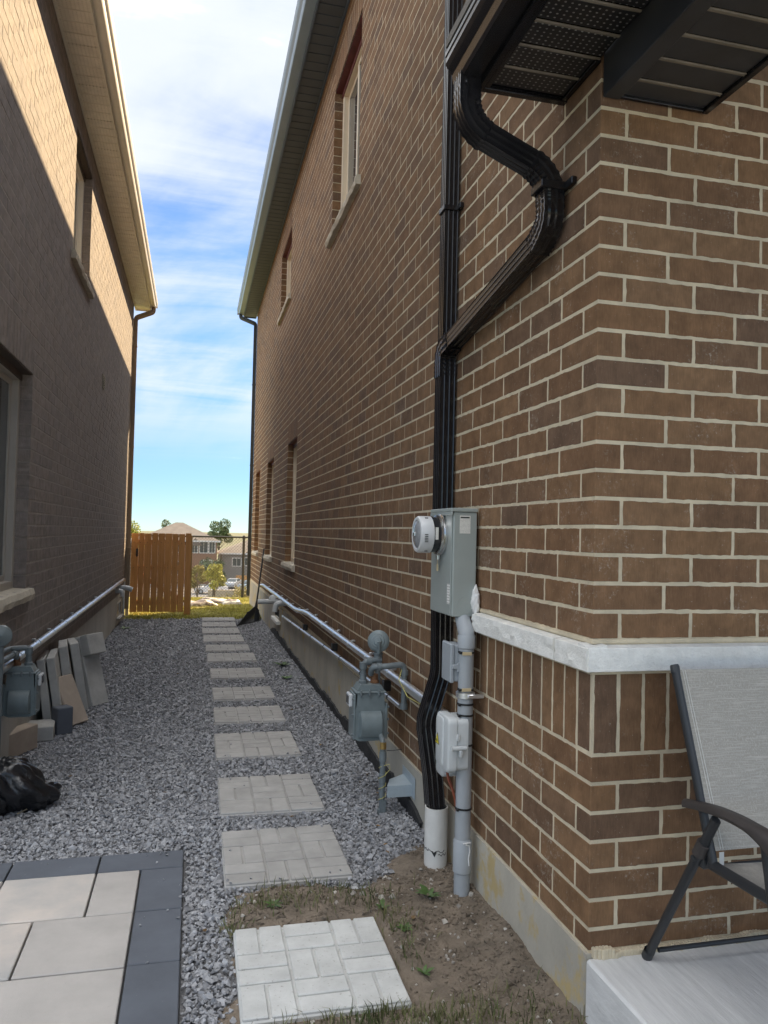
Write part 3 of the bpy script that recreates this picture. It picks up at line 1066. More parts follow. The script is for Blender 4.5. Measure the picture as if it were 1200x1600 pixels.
def build_wall_bricks(rects, soldiers, wall, mat, n_single, base_seed):
    """rects/soldiers: (plane, s0, s1, z0, z1). The largest in view become objects of their own."""
    allr = [(px_area(r[0], r[1:]), r, False) for r in rects] + [(px_area(r[0], r[1:]), r, True) for r in soldiers]
    order = sorted(range(len(allr)), key=lambda i: -allr[i][0])
    single = set(i for i in order[:n_single] if allr[i][0] > 0)
    var = [brick_variant(BL_, BH_, 0.088, base_seed + q).mesh('brick', mat) for q in range(10)]
    T = np.array([(-.5, 0, -.5), (.5, 0, -.5), (.5, 0, .5), (-.5, 0, .5)])
    Vs, n = [], 0
    for i, (ar, r, sol) in enumerate(allr):
        pl, a, b, z0, z1 = r
        L_, H_ = (z1 - z0, b - a) if sol else (b - a, z1 - z0)
        jit = max(-0.001, min(0.0006, random.gauss(0, 0.0004)))
        c = P3(pl, (a + b) / 2, jit, (z0 + z1) / 2)
        if i in single:
            o = bpy.data.objects.new('brick', var[random.randrange(10)])
            COL.objects.link(o)
            o.parent = wall
            o.location = c
            rz = ROT[pl]
            flip = random.random() < 0.5
            o.scale = (L_ / BL_, 1.0, H_ / BH_)
            M = Matrix.Rotation(rz, 4, 'Z') @ Matrix.Rotation((pi / 2 if sol else 0) + (pi if flip else 0), 4, 'Y')
            o.rotation_euler = M.to_euler()
        else:
            w, h = (b - a) / 2, (z1 - z0) / 2
            e = 0.0015
            ring = []
            for ww, hh, d in ((w - e, h - e, 0.0), (w, h, 0.0016), (w, h, 0.088)):
                for sx, sz in ((-1, -1), (1, -1), (1, 1), (-1, 1)):
                    ring.append(P3(pl, (a + b) / 2 + (sx if pl != 'R' else -sx) * ww, d + jit, (z0 + z1) / 2 + sz * hh))
            Vs.append(ring)
            n += 1
    if n:
        V = np.array(Vs).reshape(-1, 3)
        f = [(0, 1, 2, 3)] + [(r * 4 + k, (r + 1) * 4 + k, (r + 1) * 4 + (k + 1) % 4, r * 4 + (k + 1) % 4) for r in range(2) for k in range(4)]
        Fq = (np.array(f)[None] + (np.arange(n) * 12)[:, None, None]).reshape(-1, 4)
        o = np_mesh('bricks', V, Fq, mat, wall)
        kind(o, 'stuff')
    return [allr[i] for i in order[:3]]


def soldier_row(plane, s0, s1, z0, z1):
    n = max(1, round((s1 - s0) / MH_))
    st = (s1 - s0) / n
    return [(plane, s0 + i * st + 0.005, s0 + (i + 1) * st - 0.005, z0 + 0.005, z1 - 0.005) for i in range(n)]


def wall_sheet(mb, plane, s0, s1, z0, z1, holes, rec=0.0014):
    """mortar face with openings and their reveals"""
    S = sorted(set([s0, s1] + [v for h in holes for v in (h[0] - 0.005, h[1] + 0.005)]))
    Z = sorted(set([z0, z1] + [v for h in holes for v in (h[2] - 0.005, h[3] + 0.005)]))
    for a, b in zip(S, S[1:]):
        for c, d in zip(Z, Z[1:]):
            m_, q_ = (a + b) / 2, (c + d) / 2
            if any(h[0] < m_ < h[1] and h[2] < q_ < h[3] for h in holes):
                continue
            mb.add([P3(plane, a, rec, c), P3(plane, b, rec, c), P3(plane, b, rec, d), P3(plane, a, rec, d)], [(0, 1, 2, 3)])
    for h in holes:
        a, b, c, d = h[0] - 0.005, h[1] + 0.005, h[2] - 0.005, h[3] + 0.005
        q = [(a, c), (b, c), (b, d), (a, d)]
        for k in range(4):
            (p0, p1), (r0, r1) = q[k], q[(k + 1) % 4]
            mb.add([P3(plane, p0, rec, p1), P3(plane, r0, rec, r1), P3(plane, r0, 0.2, r1), P3(plane, p0, 0.2, p1)], [(0, 1, 2, 3)])


def window(house, plane, s0, s1, z0, z1, fmat, lintel='red_lintel', split=True, blind=False):
    fr = MB()
    w = 0.055
    for a, b, c, d in ((s0, s0 + w, z0, z1), (s1 - w, s1, z0, z1), (s0 + w, s1 - w, z0, z0 + w), (s0 + w, s1 - w, z1 - w, z1)):
        pbox(fr, plane, a, b, 0.082, 0.17, c, d, 0.004)
    wo = fr.build('window', fmat, house)
    mid = (s0 + s1) / 2
    for a, b, off in (((s0 + w, mid + 0.02, 0.0), (mid - 0.02, s1 - w, 0.022)) if split else ((s0 + w, s1 - w, 0.0),)):
        sf = MB()
        t = 0.042
        zz0, zz1 = z0 + w, z1 - w
        for p, q, c, d in ((a, a + t, zz0, zz1), (b - t, b, zz0, zz1), (a + t, b - t, zz0, zz0 + t), (a + t, b - t, zz1 - t, zz1)):
            pbox(sf, plane, p, q, 0.105 + off, 0.13 + off, c, d, 0.003)
        sf.build('sash', fmat, wo)
        gl = MB()
        pbox(gl, plane, a + t, b - t, 0.116 + off, 0.120 + off, zz0 + t, zz1 - t)
        gl.build('pane', 'window_glass', wo)
    if lintel:
        l_ = MB()
        pbox(l_, plane, s0 - 0.10, s1 + 0.10, 0.010, 0.095, z1 - 0.004, z1 + 0.006)
        pbox(l_, plane, s0 + 0.002, s1 - 0.002, 0.070, 0.082, z1 - 0.05, z1 - 0.004)
        l_.build('lintel', lintel, wo)
    # stone sill with a rock-faced front edge
    sl = MB()
    n = 22
    a, b = s0 - 0.10, s1 + 0.10
    pr = [(-0.040, z0 - 0.085), (-0.048, z0 - 0.045), (-0.036, z0 - 0.008), (0.10, z0 + 0.004), (0.10, z0 - 0.085)]
    vs_, fs = [], []
    for i in range(n + 1):
        s = a + (b - a) * i / n
        for k, (d, z) in enumerate(pr):
            jd = random.uniform(-.006, .006) if k < 3 and 0 < i < n else 0
            jz = random.uniform(-.004, .004) if k in (0, 2) and 0 < i < n else 0
            vs_.append(P3(plane, s, d + jd, z + jz))
    for i in range(n):
        for k in range(5):
            k2 = (k + 1) % 5
            fs.append((i * 5 + k, i * 5 + k2, (i + 1) * 5 + k2, (i + 1) * 5 + k))
    fs += [tuple(range(5)), tuple(n * 5 + k for k in range(5))]
    sl.add(vs_, fs)
    sl.build('sill', 'sill_stone', wo)
    return wo


def gutter_profile(out, drop=0.125):
    """K-style gutter section, x outwards"""
    return [(0.0, 0.0), (0.0, drop), (0.004, drop), (0.004, 0.004), (out * 0.62, 0.004), (out * 0.66, 0.02), (out * 0.70, 0.05), (out * 0.86, 0.078), (out * 0.93, 0.09), (out * 0.93, drop),
            (out, drop + 0.002), (out, drop - 0.012), (out * 0.97, drop - 0.016), (out * 0.97, 0.084), (out * 0.90, 0.066), (out * 0.75, 0.044), (out * 0.70, 0.014), (out * 0.64, 0.0)]


def eaves(house, sgn, xw, y0, y1, z, xs_, xg, soff_mat, trim_mat, gut_mat, pitch=0.15, roof=None):
    """soffit panels, fascia and gutter along a side wall. sgn=-1: the eave overhangs towards -X"""
    bk = MB()
    bk.box(min(xw, xs_), max(xw, xs_), y0, y1, z + 0.008, z + 0.016)
    so = bk.build('soffit', trim_mat, house)
    n = int((y1 - y0) / pitch)
    pm = MB().box(min(xw, xs_) + 0.004, max(xw, xs_) - 0.002, -pitch / 2 + 0.006, pitch / 2 - 0.006, 0, 0.010, 0.003).mesh('soffit_panel', soff_mat)
    for i in range(n):
        o = link('soffit_panel', pm, so)
        o.location = (0, y0 + (i + 0.5) * pitch, z)
    rb = MB()
    rb.box(min(xw, xw + sgn * 0.02), max(xw, xw + sgn * 0.02), y0, y1, z - 0.02, z - 0.002)
    rb.build('soffit_trim', trim_mat, house)
    f = MB()
    f.box(min(xs_, xs_ + sgn * 0.014), max(xs_, xs_ + sgn * 0.014), y0, y1, z - 0.018, z + 0.19)
    f.box(min(xw, xs_), max(xw, xs_), y1, y1 + 0.014, z - 0.018, z + 0.19)
    f.build('fascia', trim_mat, house)
    xf = xs_ + sgn * 0.015
    g = MB()
    pr = gutter_profile(abs(xg - xf))
    g.prism([(a, b) for a, b in pr], lambda a, b, d: (xf + sgn * a, d, z + 0.03 + b), y0, y1 + 0.02)
    go = g.build('gutter', gut_mat, house)
    e = MB()
    pts = [(0, 0), (0, 0.125), (abs(xg - xf), 0.127), (abs(xg - xf) * 0.95, 0.084), (abs(xg - xf) * 0.7, 0.044), (abs(xg - xf) * 0.64, 0)]
    e.prism(pts, lambda a, b, d: (xf + sgn * a, d, z + 0.03 + b), y1 + 0.021, y1 + 0.024)
    e.build('end_cap', gut_mat, go)


def hip_roof(house, xa, xb, ya, yb, z, slope, mat):
    w = (xb - xa) / 2
    h = slope * w
    xm = (xa + xb) / 2
    V = [(xa, ya, z), (xb, ya, z), (xb, yb, z), (xa, yb, z), (xm, ya + w, z + h), (xm, yb - w, z + h)]
    V += [(x, y, zz - 0.04) for x, y, zz in V[:4]]
    mb = MB().add(V, [(0, 1, 4), (1, 2, 5, 4), (2, 3, 5), (3, 0, 4, 5), (0, 6, 7, 1), (1, 7, 8, 2), (2, 8, 9, 3), (3, 9, 6, 0), (6, 9, 8, 7)])
    return mb.build('roof', mat, house)


# ------------------------------------------------------------------ the house on the right
HR = thing('brick_house', 'two-storey brown brick house with black porch trim, right of the passage', 'house', (X0 + 4, 9.7, 0))
ZE = 6.40
OP_R = [(6.16, 7.44, snap(4.53), snap(5.92)), (10.88, 12.18, snap(4.93), snap(5.97)),
        (9.68, 10.70, snap(1.13), snap(2.80)), (12.62, 13.75, snap(1.13), snap(2.80)), (15.30, 16.35, snap(1.13), snap(2.80))]
BAND_Y = 3.19
hb = [(h[0], h[1], h[2] - MH_, h[3] + 3 * MH_) for h in OP_R]     # sill course and soldier course replace running bond
band_hole = (0, BAND_Y, snap(0.866), snap(1.2275))
step_hole = (4.78, 40, -1, 0.47)
rects, sold, corner = [], [], []


def side_start(k):
    return Y0 + 0.09 + 0.01 if k % 2 == 0 else Y0 + BL_ + 0.01


def front_start(k):
    return X0 + BL_ + 0.01 if k % 2 == 0 else X0 + 0.09 + 0.01


rects += [('R',) + r for r in lay(side_start, YR, 0.258, ZE - 0.02, 0.232, hb + [band_hole, step_hole])]
rects += [('F',) + r for r in lay(front_start, 4.2, 0.258, ZE - 0.02, 0.232, [(X0, 4.2, band_hole[2], band_hole[3])])]
for h in OP_R:
    sold += soldier_row('R', h[0], h[1], h[3], h[3] + 3 * MH_)
    rects += [('R', a, b, c, d) for a, b, c, d in []]
sold += soldier_row('R', Y0 + 0.10, BAND_Y, band_hole[2], band_hole[2] + 0.268)
sold += soldier_row('F', X0 + 0.004, 4.2, band_hole[2], band_hole[2] + 0.268)
wm = MB()
wall_sheet(wm, 'R', Y0 + 0.0014, YR, 0.10, ZE + 0.02, OP_R + [(Y0 - 1, Y0 - 0.9, 0, 0.1)][:0])
wall_sheet(wm, 'F', X0 + 0.0014, 11.2, 0.10, ZE + 0.02, [])
wm.box(X0 + 0.22, 11.2, Y0 + 0.22, YR - 0.01, 0.0, ZE + 0.02)
wm.add([(X0 + .006, YR, 0), (11.2, YR, 0), (11.2, YR, ZE), (X0 + .006, YR, ZE)], [(0, 1, 2, 3)])
wall_R = wm.build('wall', 'mortar', HR)
build_wall_bricks(rects, sold, wall_R, 'brown_brick', 258, 100)
# bricks that turn the corner: one long leg, one short leg
cA = MB().box(0, BL_, 0, 0.09, -BH_ / 2, BH_ / 2, 0.0028).mesh('brick', 'brown_brick')
cB = MB().box(0, 0.09, 0, BL_, -BH_ / 2, BH_ / 2, 0.0028).mesh('brick', 'brown_brick')
cj = MB()
k = 0
while True:
    zb = 0.232 + k * MH_ + 0.00525
    zt = zb + BH_
    if zt > ZE:
        break
    if not (band_hole[2] < (zb + zt) / 2 < band_hole[3]):
        zb2 = max(zb, 0.258)
        if zt < 3.4:
            o = link('brick', cA if k % 2 == 0 else cB, wall_R)
            o.location = (X0 - abs(random.gauss(0, .0004)), Y0 - abs(random.gauss(0, .0004)), (zb2 + zt) / 2)
            o.scale.z = (zt - zb2) / BH_
        else:
            w_, d_ = (BL_, 0.09) if k % 2 == 0 else (0.09, BL_)
            cj.box(X0, X0 + w_, Y0, Y0 + d_, zb2, zt, 0.003)
    k += 1
kind(cj.build('bricks', 'brown_brick', wall_R), 'stuff')
o = MB().box(X0 + 0.001, X0 + 0.09, Y0 + 0.012, Y0 + 0.094, band_hole[2] + 0.006, band_hole[2] + 0.262, 0.003).build('brick', 'brown_brick', wall_R)

for i, h in enumerate(OP_R):
    window(HR, 'R', h[0], h[1], h[2], h[3], 'vinyl_tan')

# cast-stone band, blocks butted with mortar joints
bandp = thing  # readability only


def band_block(plane, s0, s1, z0, z1, extra=()):
    n = max(2, int((s1 - s0) / 0.024))
    rws = [(0.03, z0), (-0.037, z0), (-0.039, z0 + 0.002), (-0.040, z0 + 0.022), (-0.040, (z0 + z1) / 2), (-0.040, z1 - 0.022), (-0.039, z1 - 0.002), (-0.037, z1), (0.03, z1 + 0.010)]
    vs_, fs = [], []
    m_ = len(rws)
    for i in range(n + 1):
        s = s0 + (s1 - s0) * i / n
        for j_, (d, z) in enumerate(rws):
            rough = 1.15 if 3 <= j_ <= 5 else (0.55 if j_ in (2, 6) else 0.15)
            e = 0.0 if j_ in (0, m_ - 1) else random.uniform(-.0036, .0036) * rough * (1.0 if plane == 'R' else 0.5)
            ez = random.uniform(-.003, .003) if 2 < j_ < 6 else 0
            vs_.append(P3(plane, s, d + e, z + ez))
    for i in range(n):
        for j_ in range(m_ - 1):
            fs.append((i * m_ + j_, i * m_ + j_ + 1, (i + 1) * m_ + j_ + 1, (i + 1) * m_ + j_))
    fs += [tuple(range(m_)), tuple(n * m_ + q for q in range(m_))]
    return MB().add(vs_, fs)


ZB0, ZB1 = 1.134, 1.208
band_block('R', 2.405, BAND_Y, ZB0, ZB1).build('stone_band', 'cast_stone', HR, 15)
cb = band_block('R', Y0 - 0.036, 2.395, ZB0, ZB1)
cb.build('stone_band', 'cast_stone', HR, 15)
band_block('F', X0 - 0.036, X0 + 0.655, ZB0, ZB1).build('stone_band', 'cast_stone', HR, 15)
band_block('F', X0 + 0.665, X0 + 1.9, ZB0, ZB1).build('stone_band', 'cast_stone', HR, 15)
mj = MB()
mj.box(X0 - 0.028, X0 + 0.02, 2.394, 2.406, ZB0, ZB1)
mj.box(X0 + 0.654, X0 + 0.666, Y0 - 0.03, Y0 + 0.02, ZB0, ZB1)
mj.box(X0 - 0.012, X0 + 0.02, Y0 - 0.008, BAND_Y, ZB0 - 0.012, ZB0 - 0.001)
mj.box(X0 - 0.010, X0 + 1.9, Y0 - 0.010, Y0 + 0.02, ZB0 - 0.013, ZB0 - 0.002)
mj.box(X0 - 0.006, X0 + 0.02, Y0 - 0.006, BAND_Y, ZB1 + 0.010, ZB1 + 0.024)
mj.box(X0 - 0.004, X0 + 1.9, Y0 - 0.005, Y0 + 0.02, ZB1 + 0.011, ZB1 + 0.023)
mj.build('mortar_joint', 'mortar', HR)

# parged foundation: stepped top, slightly proud of the brick
fd = MB()
prof = [(Y0 - 0.004, 0.246), (4.77, 0.25), (4.775, 0.462), (YR, 0.462)]


def found_face():
    ysamp = sorted(set(list(np.linspace(Y0 - 0.004, YR, 190)) + [4.77, 4.775]))
    mb = MB()
    vs_, fs = [], []
    rws = 8
    for y_ in ysamp:
        top = 0.250 if y_ <= 4.771 else 0.464
        for j_ in range(rws + 1):
            z = -0.08 + (top + 0.08) * j_ / rws
            d = 0.004 * (float(vnoise(y_ * 4, z * 9, 31)) - 0.5) + 0.004 * (float(vnoise(y_ * 14, z * 20, 32)) - 0.5)
            vs_.append((X0 - 0.008 + d, y_, z))
        vs_.append((X0 + 0.05, y_, top + 0.001))
    m_ = rws + 2
    for i in range(len(ysamp) - 1):
        for j_ in range(m_ - 1):
            fs.append((i * m_ + j_, (i + 1) * m_ + j_, (i + 1) * m_ + j_ + 1, i * m_ + j_ + 1))
    mb.add(vs_, fs)
    return mb


ff = found_face()
ff.add([(X0 - 0.008, Y0 - 0.004, -0.08), (X0 + 3, Y0 - 0.004, -0.08), (X0 + 3, Y0 - 0.004, 0.25), (X0 - 0.008, Y0 - 0.004, 0.25)], [(0, 1, 2, 3)])
ff.build('foundation', 'parging', HR, 30)
# dimpled membrane edge showing at the foot of the foundation
mm = MB()
ysamp = np.linspace(3.95, 12.2, 260)
vs_ = []
for y_ in ysamp:
    t = 0.035 + 0.05 * float(vnoise(y_ * 3, 0, 41)) + 0.02 * float(vnoise(y_ * 17, 0, 42))
    t *= min(1, (y_ - 3.9) * 3, (12.3 - y_) * 2)
    b_ = 0.006 * float(vnoise(y_ * 9, 3, 43))
    vs_ += [(X0 - 0.018 - b_, y_, -0.06), (X0 - 0.022 - b_, y_, t), (X0 - 0.004, y_, t + 0.002)]
fs = []
for i in range(len(ysamp) - 1):
    for j_ in range(2):
        fs.append((i * 3 + j_, (i + 1) * 3 + j_, (i + 1) * 3 + j_ + 1, i * 3 + j_ + 1))
mm.add(vs_, fs)
mm.build('drainage_membrane', 'membrane', HR)

eaves(HR, -1, X0 - 0.003, 1.9, 17.55, ZE, 0.968, 0.800, 'grey_soffit', 'grey_trim', 'gutter_pale')
hip_roof(HR, 0.83, 12.0, 1.5, 18.0, ZE + 0.20, 0.55, 'shingle')

# porch eave in black aluminium: perforated soffit, fascia, gutter, boxed beam, inner soffit
YPF = -0.7
pf = MB()
pf.box(0.935, 1.236, YPF, 2.47, 3.115, 3.125)
po = pf.build('porch_soffit', 'black_alu', HR)
pitch = 0.118
pm = MB().box(0.945, 1.232, -pitch / 2 + 0.009, pitch / 2 - 0.009, 0.0, 0.008, 0.002).mesh('soffit_panel', 'black_perf')
rm = MB().box(0.945, 1.232, -0.006, 0.006, 0.0, 0.006, 0.002).mesh('soffit_rib', 'black_rib')
for i in range(26):
    yy = 2.445 - (i + 0.5) * pitch
    o = link('soffit_panel', pm, po)
    o.location = (0, yy, 3.104)
    o = link('soffit_rib', rm, po)
    o.location = (0, yy - pitch / 2, 3.100)
tr = MB()
tr.box(0.925, 1.240, 2.445, 2.472, 3.092, 3.13, 0.002)
tr.box(0.925, 0.945, YPF, 2.4445, 3.093, 3.131, 0.002)
tr.box(1.216, 1.2375, 2.21, 2.4445, 3.094, 3.129, 0.002)
tr.build('soffit_trim', 'black_alu', HR)
fa = MB()
fa.box(0.905, 0.924, YPF, 2.472, 3.088, 3.26, 0.002)
fa.build('fascia', 'black_alu', HR)
g = MB()
pr = gutter_profile(0.105, 0.118)
g.prism(pr, lambda a, b, d: (0.904 - a, d, 3.105 + b), YPF, 2.50)
go = g.build('gutter', 'black_alu', HR)
e = MB()
e.prism([(0, 0), (0, 0.118), (0.105, 0.12), (0.100, 0.078), (0.074, 0.042), (0.067, 0)], lambda a, b, d: (0.904 - a, d, 3.105 + b), 2.501, 2.504)
e.build('end_cap', 'black_alu', go)
bm_ = MB()
bm_.box(1.2405, 1.3005, YPF, 2.204, 2.976, 3.19, 0.003)
bm_.build('porch_beam', 'black_alu_beam', HR)
ic = MB()
ic.box(1.302, 1.615, YPF, 2.203, 3.004, 3.02)
io = ic.build('porch_soffit', 'black_alu', HR)
pm = MB().box(1.302, 1.606, -0.050, 0.050, 0.0, 0.008, 0.002).mesh('soffit_panel', 'black_alu_beam')
rm = MB().box(1.302, 1.606, -0.007, 0.007, 0.0, 0.006, 0.002).mesh('soffit_rib', 'black_rib')
for i in range(26):
    yy = 2.16 - i * 0.112
    o = link('soffit_panel', pm, io)
    o.location = (0, yy, 2.990)
    o = link('soffit_rib', rm, io)
    o.location = (0, yy - 0.056, 2.985)
t2 = MB()
t2.box(1.607, 1.628, YPF, 2.203, 2.978, 3.05, 0.002)
t2.box(1.302, 1.606, 2.19, 2.2045, 2.980, 3.0, 0.002)
t2.build('soffit_trim', 'black_alu', HR)
rp = MB()
rp.add([(0.80, YPF, 3.24), (0.80, 2.50, 3.24), (3.6, 2.50, 4.6), (3.6, YPF, 4.6), (0.80, YPF, 3.27), (0.80, 2.50, 3.27), (3.6, 2.50, 4.63), (3.6, YPF, 4.63)],
       [(0, 1, 2, 3), (4, 7, 6, 5), (0, 4, 5, 1), (1, 5, 6, 2), (2, 6, 7, 3), (3, 7, 4, 0)])
rp.build('porch_roof', 'shingle', HR)

# ------------------------------------------------------------------ the house on the left
HL = thing('brick_house', 'grey-brown brick house with beige eaves, sunlit above and shaded below, left', 'house', (XL - 4, 8, 0))
ZL = 5.55
bl = 0.470
sl_ = lambda z: snap(z, bl)
OP_L = [(7.52, 8.62, sl_(4.10), sl_(5.28)), (4.60, 5.96, sl_(1.13), sl_(2.60))]
hb = [(h[0], h[1], h[2] - MH_, h[3] + 3 * MH_) for h in OP_L]
rl = [('L',) + r for r in lay(lambda k: YL0 + (0.2585 if k % 2 else 0.13), YL, 0.472, ZL - 0.01, bl, hb)]
rl += [('G',) + r for r in lay(lambda k: -6.2 + (0.0 if k % 2 else 0.13), XL - 0.10, 0.472, ZL - 0.01, bl, [])]
so_ = []
for h in OP_L:
    zt = min(h[3] + 3 * MH_, ZL - 0.01)
    so_ += soldier_row('L', h[0], h[1], h[3], zt)
wm = MB()
wall_sheet(wm, 'L', YL0, YL, 0.40, ZL + 0.02, OP_L, rec=0.0013)
wall_sheet(wm, 'G', -11, XL - 0.0013, 0.40, ZL + 0.02, [], rec=0.0013)
wm.box(-11, XL - 0.21, YL0 + 0.2, YL - 0.005, 0, ZL + 0.02)
wm.add([(XL - .006, YL, 0), (-11, YL, 0), (-11, YL, ZL), (XL - .006, YL, ZL)], [(0, 1, 2, 3)])
wall_L = wm.build('wall', 'mortar_grey', HL)
build_wall_bricks(rl, so_, wall_L, 'grey_brick', 300, 300)
cj = MB()
k = 0
while bl + (k + 1) * MH_ < ZL:
    zb = bl + k * MH_ + 0.00525
    cj.box(XL - 0.09, XL, YL0, YL0 + (BL_ if k % 2 else 0.12), zb, zb + BH_, 0.003)
    k += 1
kind(cj.build('bricks', 'grey_brick', wall_L), 'stuff')
for h in OP_L:
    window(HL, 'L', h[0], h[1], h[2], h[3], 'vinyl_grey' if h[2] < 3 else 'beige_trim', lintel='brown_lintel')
ff = MB()
yy = [YL0] + [y_ for y_ in np.arange(4.6, YL, 1.22)] + [YL]
for a, b in zip(yy, yy[1:]):
    ff.box(XL - 0.15, XL + 0.004, a + 0.002, b - 0.002, -0.08, 0.466, 0.003)
ff.box(-11, XL - 0.1505, YL0 - 0.004, YL0 + 0.15, -0.08, 0.466, 0.003)
ff.build('foundation', 'concrete_wall', HL)
eaves(HL, 1, XL + 0.003, 3.7, 14.62, ZL, -0.895, -0.765, 'beige_soffit', 'beige_trim', 'beige_trim', pitch=0.15)
hip_roof(HL, -11.6, -0.79, 3.5, 15.0, ZL + 0.20, 0.55, 'shingle')
vt = MB()
vt.box(XL - 0.004, XL + 0.012, 10.03, 10.22, 3.29, 3.46, 0.003)
vo = vt.build('wall_vent', 'timber_grey', HL)
for i in range(5):
    q = MB()
    q.box(XL + 0.0125, XL + 0.022, 10.045, 10.205, 3.302 + i * 0.03, 3.316 + i * 0.03, 0.002)
    q.build('louvre', 'timber_grey', vo)

# porch slab in front of the right house
ps = MB()
nx, ny = 30, 30
ps.box(X0 - 0.013, 4.2, -0.9, Y0 - 0.006, -0.08, 0.240, 0.008)
po_ = ps.build('porch_slab', 'porch_concrete')
kind(po_, 'structure')
mr = MB()
for i in range(60):
    x = X0 + 0.01 + i * 0.0115
    hgt = 0.010 + 0.012 * float(vnoise(i * 0.31, 2, 51)) + (0.007 if i < 6 else 0)
    mr.box(x, x + 0.0125, Y0 - 0.018 - 0.012 * float(vnoise(i * 0.5, 7, 52)), Y0 + 0.002, 0.238, 0.243 + hgt, 0.003)
mr.build('mortar_bead', 'mortar', po_)

# ================================================================== downspouts
def spout_profile(a, b, fl=0.0024, n=3):
    """fluted rectangle a (u) x b (w)"""
    pts = []

    def side(p, q, nrm):
        out = [p]
        for i in range(n):
            t0, t1 = (i + 0.25) / n, (i + 0.75) / n
            for t, d in ((t0 - 0.06, 0), (t0, fl), (t1, fl), (t1 + 0.06, 0)):
                out.append((p[0] + (q[0] - p[0]) * t - nrm[0] * d, p[1] + (q[1] - p[1]) * t - nrm[1] * d))
        return out
    c = [(-a / 2, -b / 2), (a / 2, -b / 2), (a / 2, b / 2), (-a / 2, b / 2)]
    nr = [(0, -1), (1, 0), (0, 1), (-1, 0)]
    for i in range(4):
        pts += side(c[i], c[(i + 1) % 4], nr[i])
    return pts


def dense(pts, step=0.02, r=0.06):
    """polyline with rounded corners, resampled"""
    pts = [Vector(p) for p in pts]
    out = [pts[0]]
    for i in range(1, len(pts) - 1):
        p, a, b = pts[i], pts[i - 1], pts[i + 1]
        ra = min(r, (p - a).length * 0.48, (b - p).length * 0.48)
        s, e = p + (a - p).normalized() * ra, p + (b - p).normalized() * ra
        n = 7
        for k in range(n + 1):
            t = k / n
            out.append(s * (1 - t) ** 2 + p * 2 * t * (1 - t) + e * t * t)
    out.append(pts[-1])
    return out


def crimp(pts, every=0.012, amp=0.045):
    """resample finely and return points with alternating scale for a crimped elbow"""
    P, S = [], []
    for a, b in zip(pts, pts[1:]):
        n = max(1, int((b - a).length / every))
        for i in range(n):
            P.append(a.lerp(b, i / n))
    P.append(pts[-1])
    for i in range(len(P)):
        S.append(1.0 if i % 2 else 1 - amp)
    return P, S


PRO = spout_profile(0.070, 0.075)
DS = thing('downspout', 'tall black fluted downspout beside the electricity meter, ending in a white drain pipe', 'downspout', (1.15, 3.6, 0.2))
MB().sweep(PRO, [(1.190, 3.60, 6.42), (1.190, 3.60, 3.0), (1.190, 3.60, 2.42)], up=(1, 0, 0)).build('upper_pipe', 'black_alu', DS, 25)
PRO2 = spout_profile(0.078, 0.084)
MB().sweep(PRO2, [(1.186, 3.60, 2.46), (1.186, 3.60, 1.6), (1.186, 3.58, 0.885)], up=(1, 0, 0)).build('pipe', 'black_alu', DS, 25)
P_, S_ = crimp(dense([(1.186, 3.58, 0.90), (1.181, 3.578, 0.86), (1.118, 3.572, 0.66), (1.118, 3.57, 0.60)], r=0.05), 0.03, 0.012)
MB().sweep(PRO2, P_, S_, up=(1, 0, 0)).build('offset_elbow', 'black_alu', DS, 25)
MB().sweep(PRO2, [(1.118, 3.57, 0.62), (1.140, 3.525, 0.40), (1.152, 3.500, 0.20)], up=(1, 0, 0)).build('lower_pipe', 'black_alu', DS, 25)
for z in (3.17, 5.4):
    q = MB()
    q.box(1.148, 1.232, 3.556, 3.644, z - 0.014, z + 0.014, 0.003)
    q.box(1.216, 1.236, 3.515, 3.56, z - 0.014, z + 0.014, 0.003)
    q.build('strap', 'black_alu', DS)

PD = thing('drain_pipe', 'short white plastic drain pipe with cracked foot catching the black downspout', 'drain pipe', (1.152, 3.495, -0.05))
mb = MB()
mb.lathe([(0.054, -0.06), (0.054, 0.0), (0.0545, 0.05), (0.0545, 0.268), (0.049, 0.268), (0.049, 0.05)], (1.152, 3.495, 0), (0, 0, 1), 28)
mb.build('pipe', 'pvc_white', PD, 40)
q = MB()
for a0, a1, z in ((-150, -60, 0.075), (-95, -50, 0.06), (170, 215, 0.08)):
    pts = []
    for i in range(9):
        a = math.radians(a0 + (a1 - a0) * i / 8)
        pts.append((1.152 + 0.0548 * math.cos(a), 3.495 + 0.0548 * math.sin(a), z + 0.006 * math.sin(i * 1.7)))
    q.tube(pts, 0.0016, 5)
q.prism([(-0.015, 0.078), (0.012, 0.074), (0.002, 0.050)], lambda a, b, d: (1.152 + 0.0547 * math.cos(-2.0 + a / 0.054) * (1 + d), 3.495 + 0.0547 * math.sin(-2.0 + a / 0.054) * (1 + d), b), 0.0, 0.02)
q.build('crack', 'ink', PD)

# the short S-shaped spout from the porch gutter
SS = thing('downspout', 'black S-shaped downspout swinging from the porch gutter to the wall', 'downspout', (1.0, 2.45, 3.1))
PRS = spout_profile(0.074, 0.070)
MB().sweep(PRS, [(0.866, 2.452, 3.16), (0.866, 2.452, 3.06)], up=(1, 0, 0)).build('outlet', 'black_alu', SS, 25)
PRE = spout_profile(0.078, 0.074, 0.0012)
e1 = [Vector((0.866, 2.452, 3.085))] + arc((0.986, 2.452, 3.035), 0.120, 180, 246, 12, (1, 0, 0), (0, 0, 1))
P_, S_ = crimp(e1, 0.010, 0.065)
MB().sweep(PRE, P_, S_, up=(1, 0, 0)).build('elbow', 'black_alu', SS, 25)
pA = e1[-1]
tA = (e1[-1] - e1[-2]).normalized()
ctr2 = Vector((1.055, 2.452, 2.742))
a_t = 66.0
e2 = arc(ctr2, 0.125, a_t, -6, 14, (1, 0, 0), (0, 0, 1))
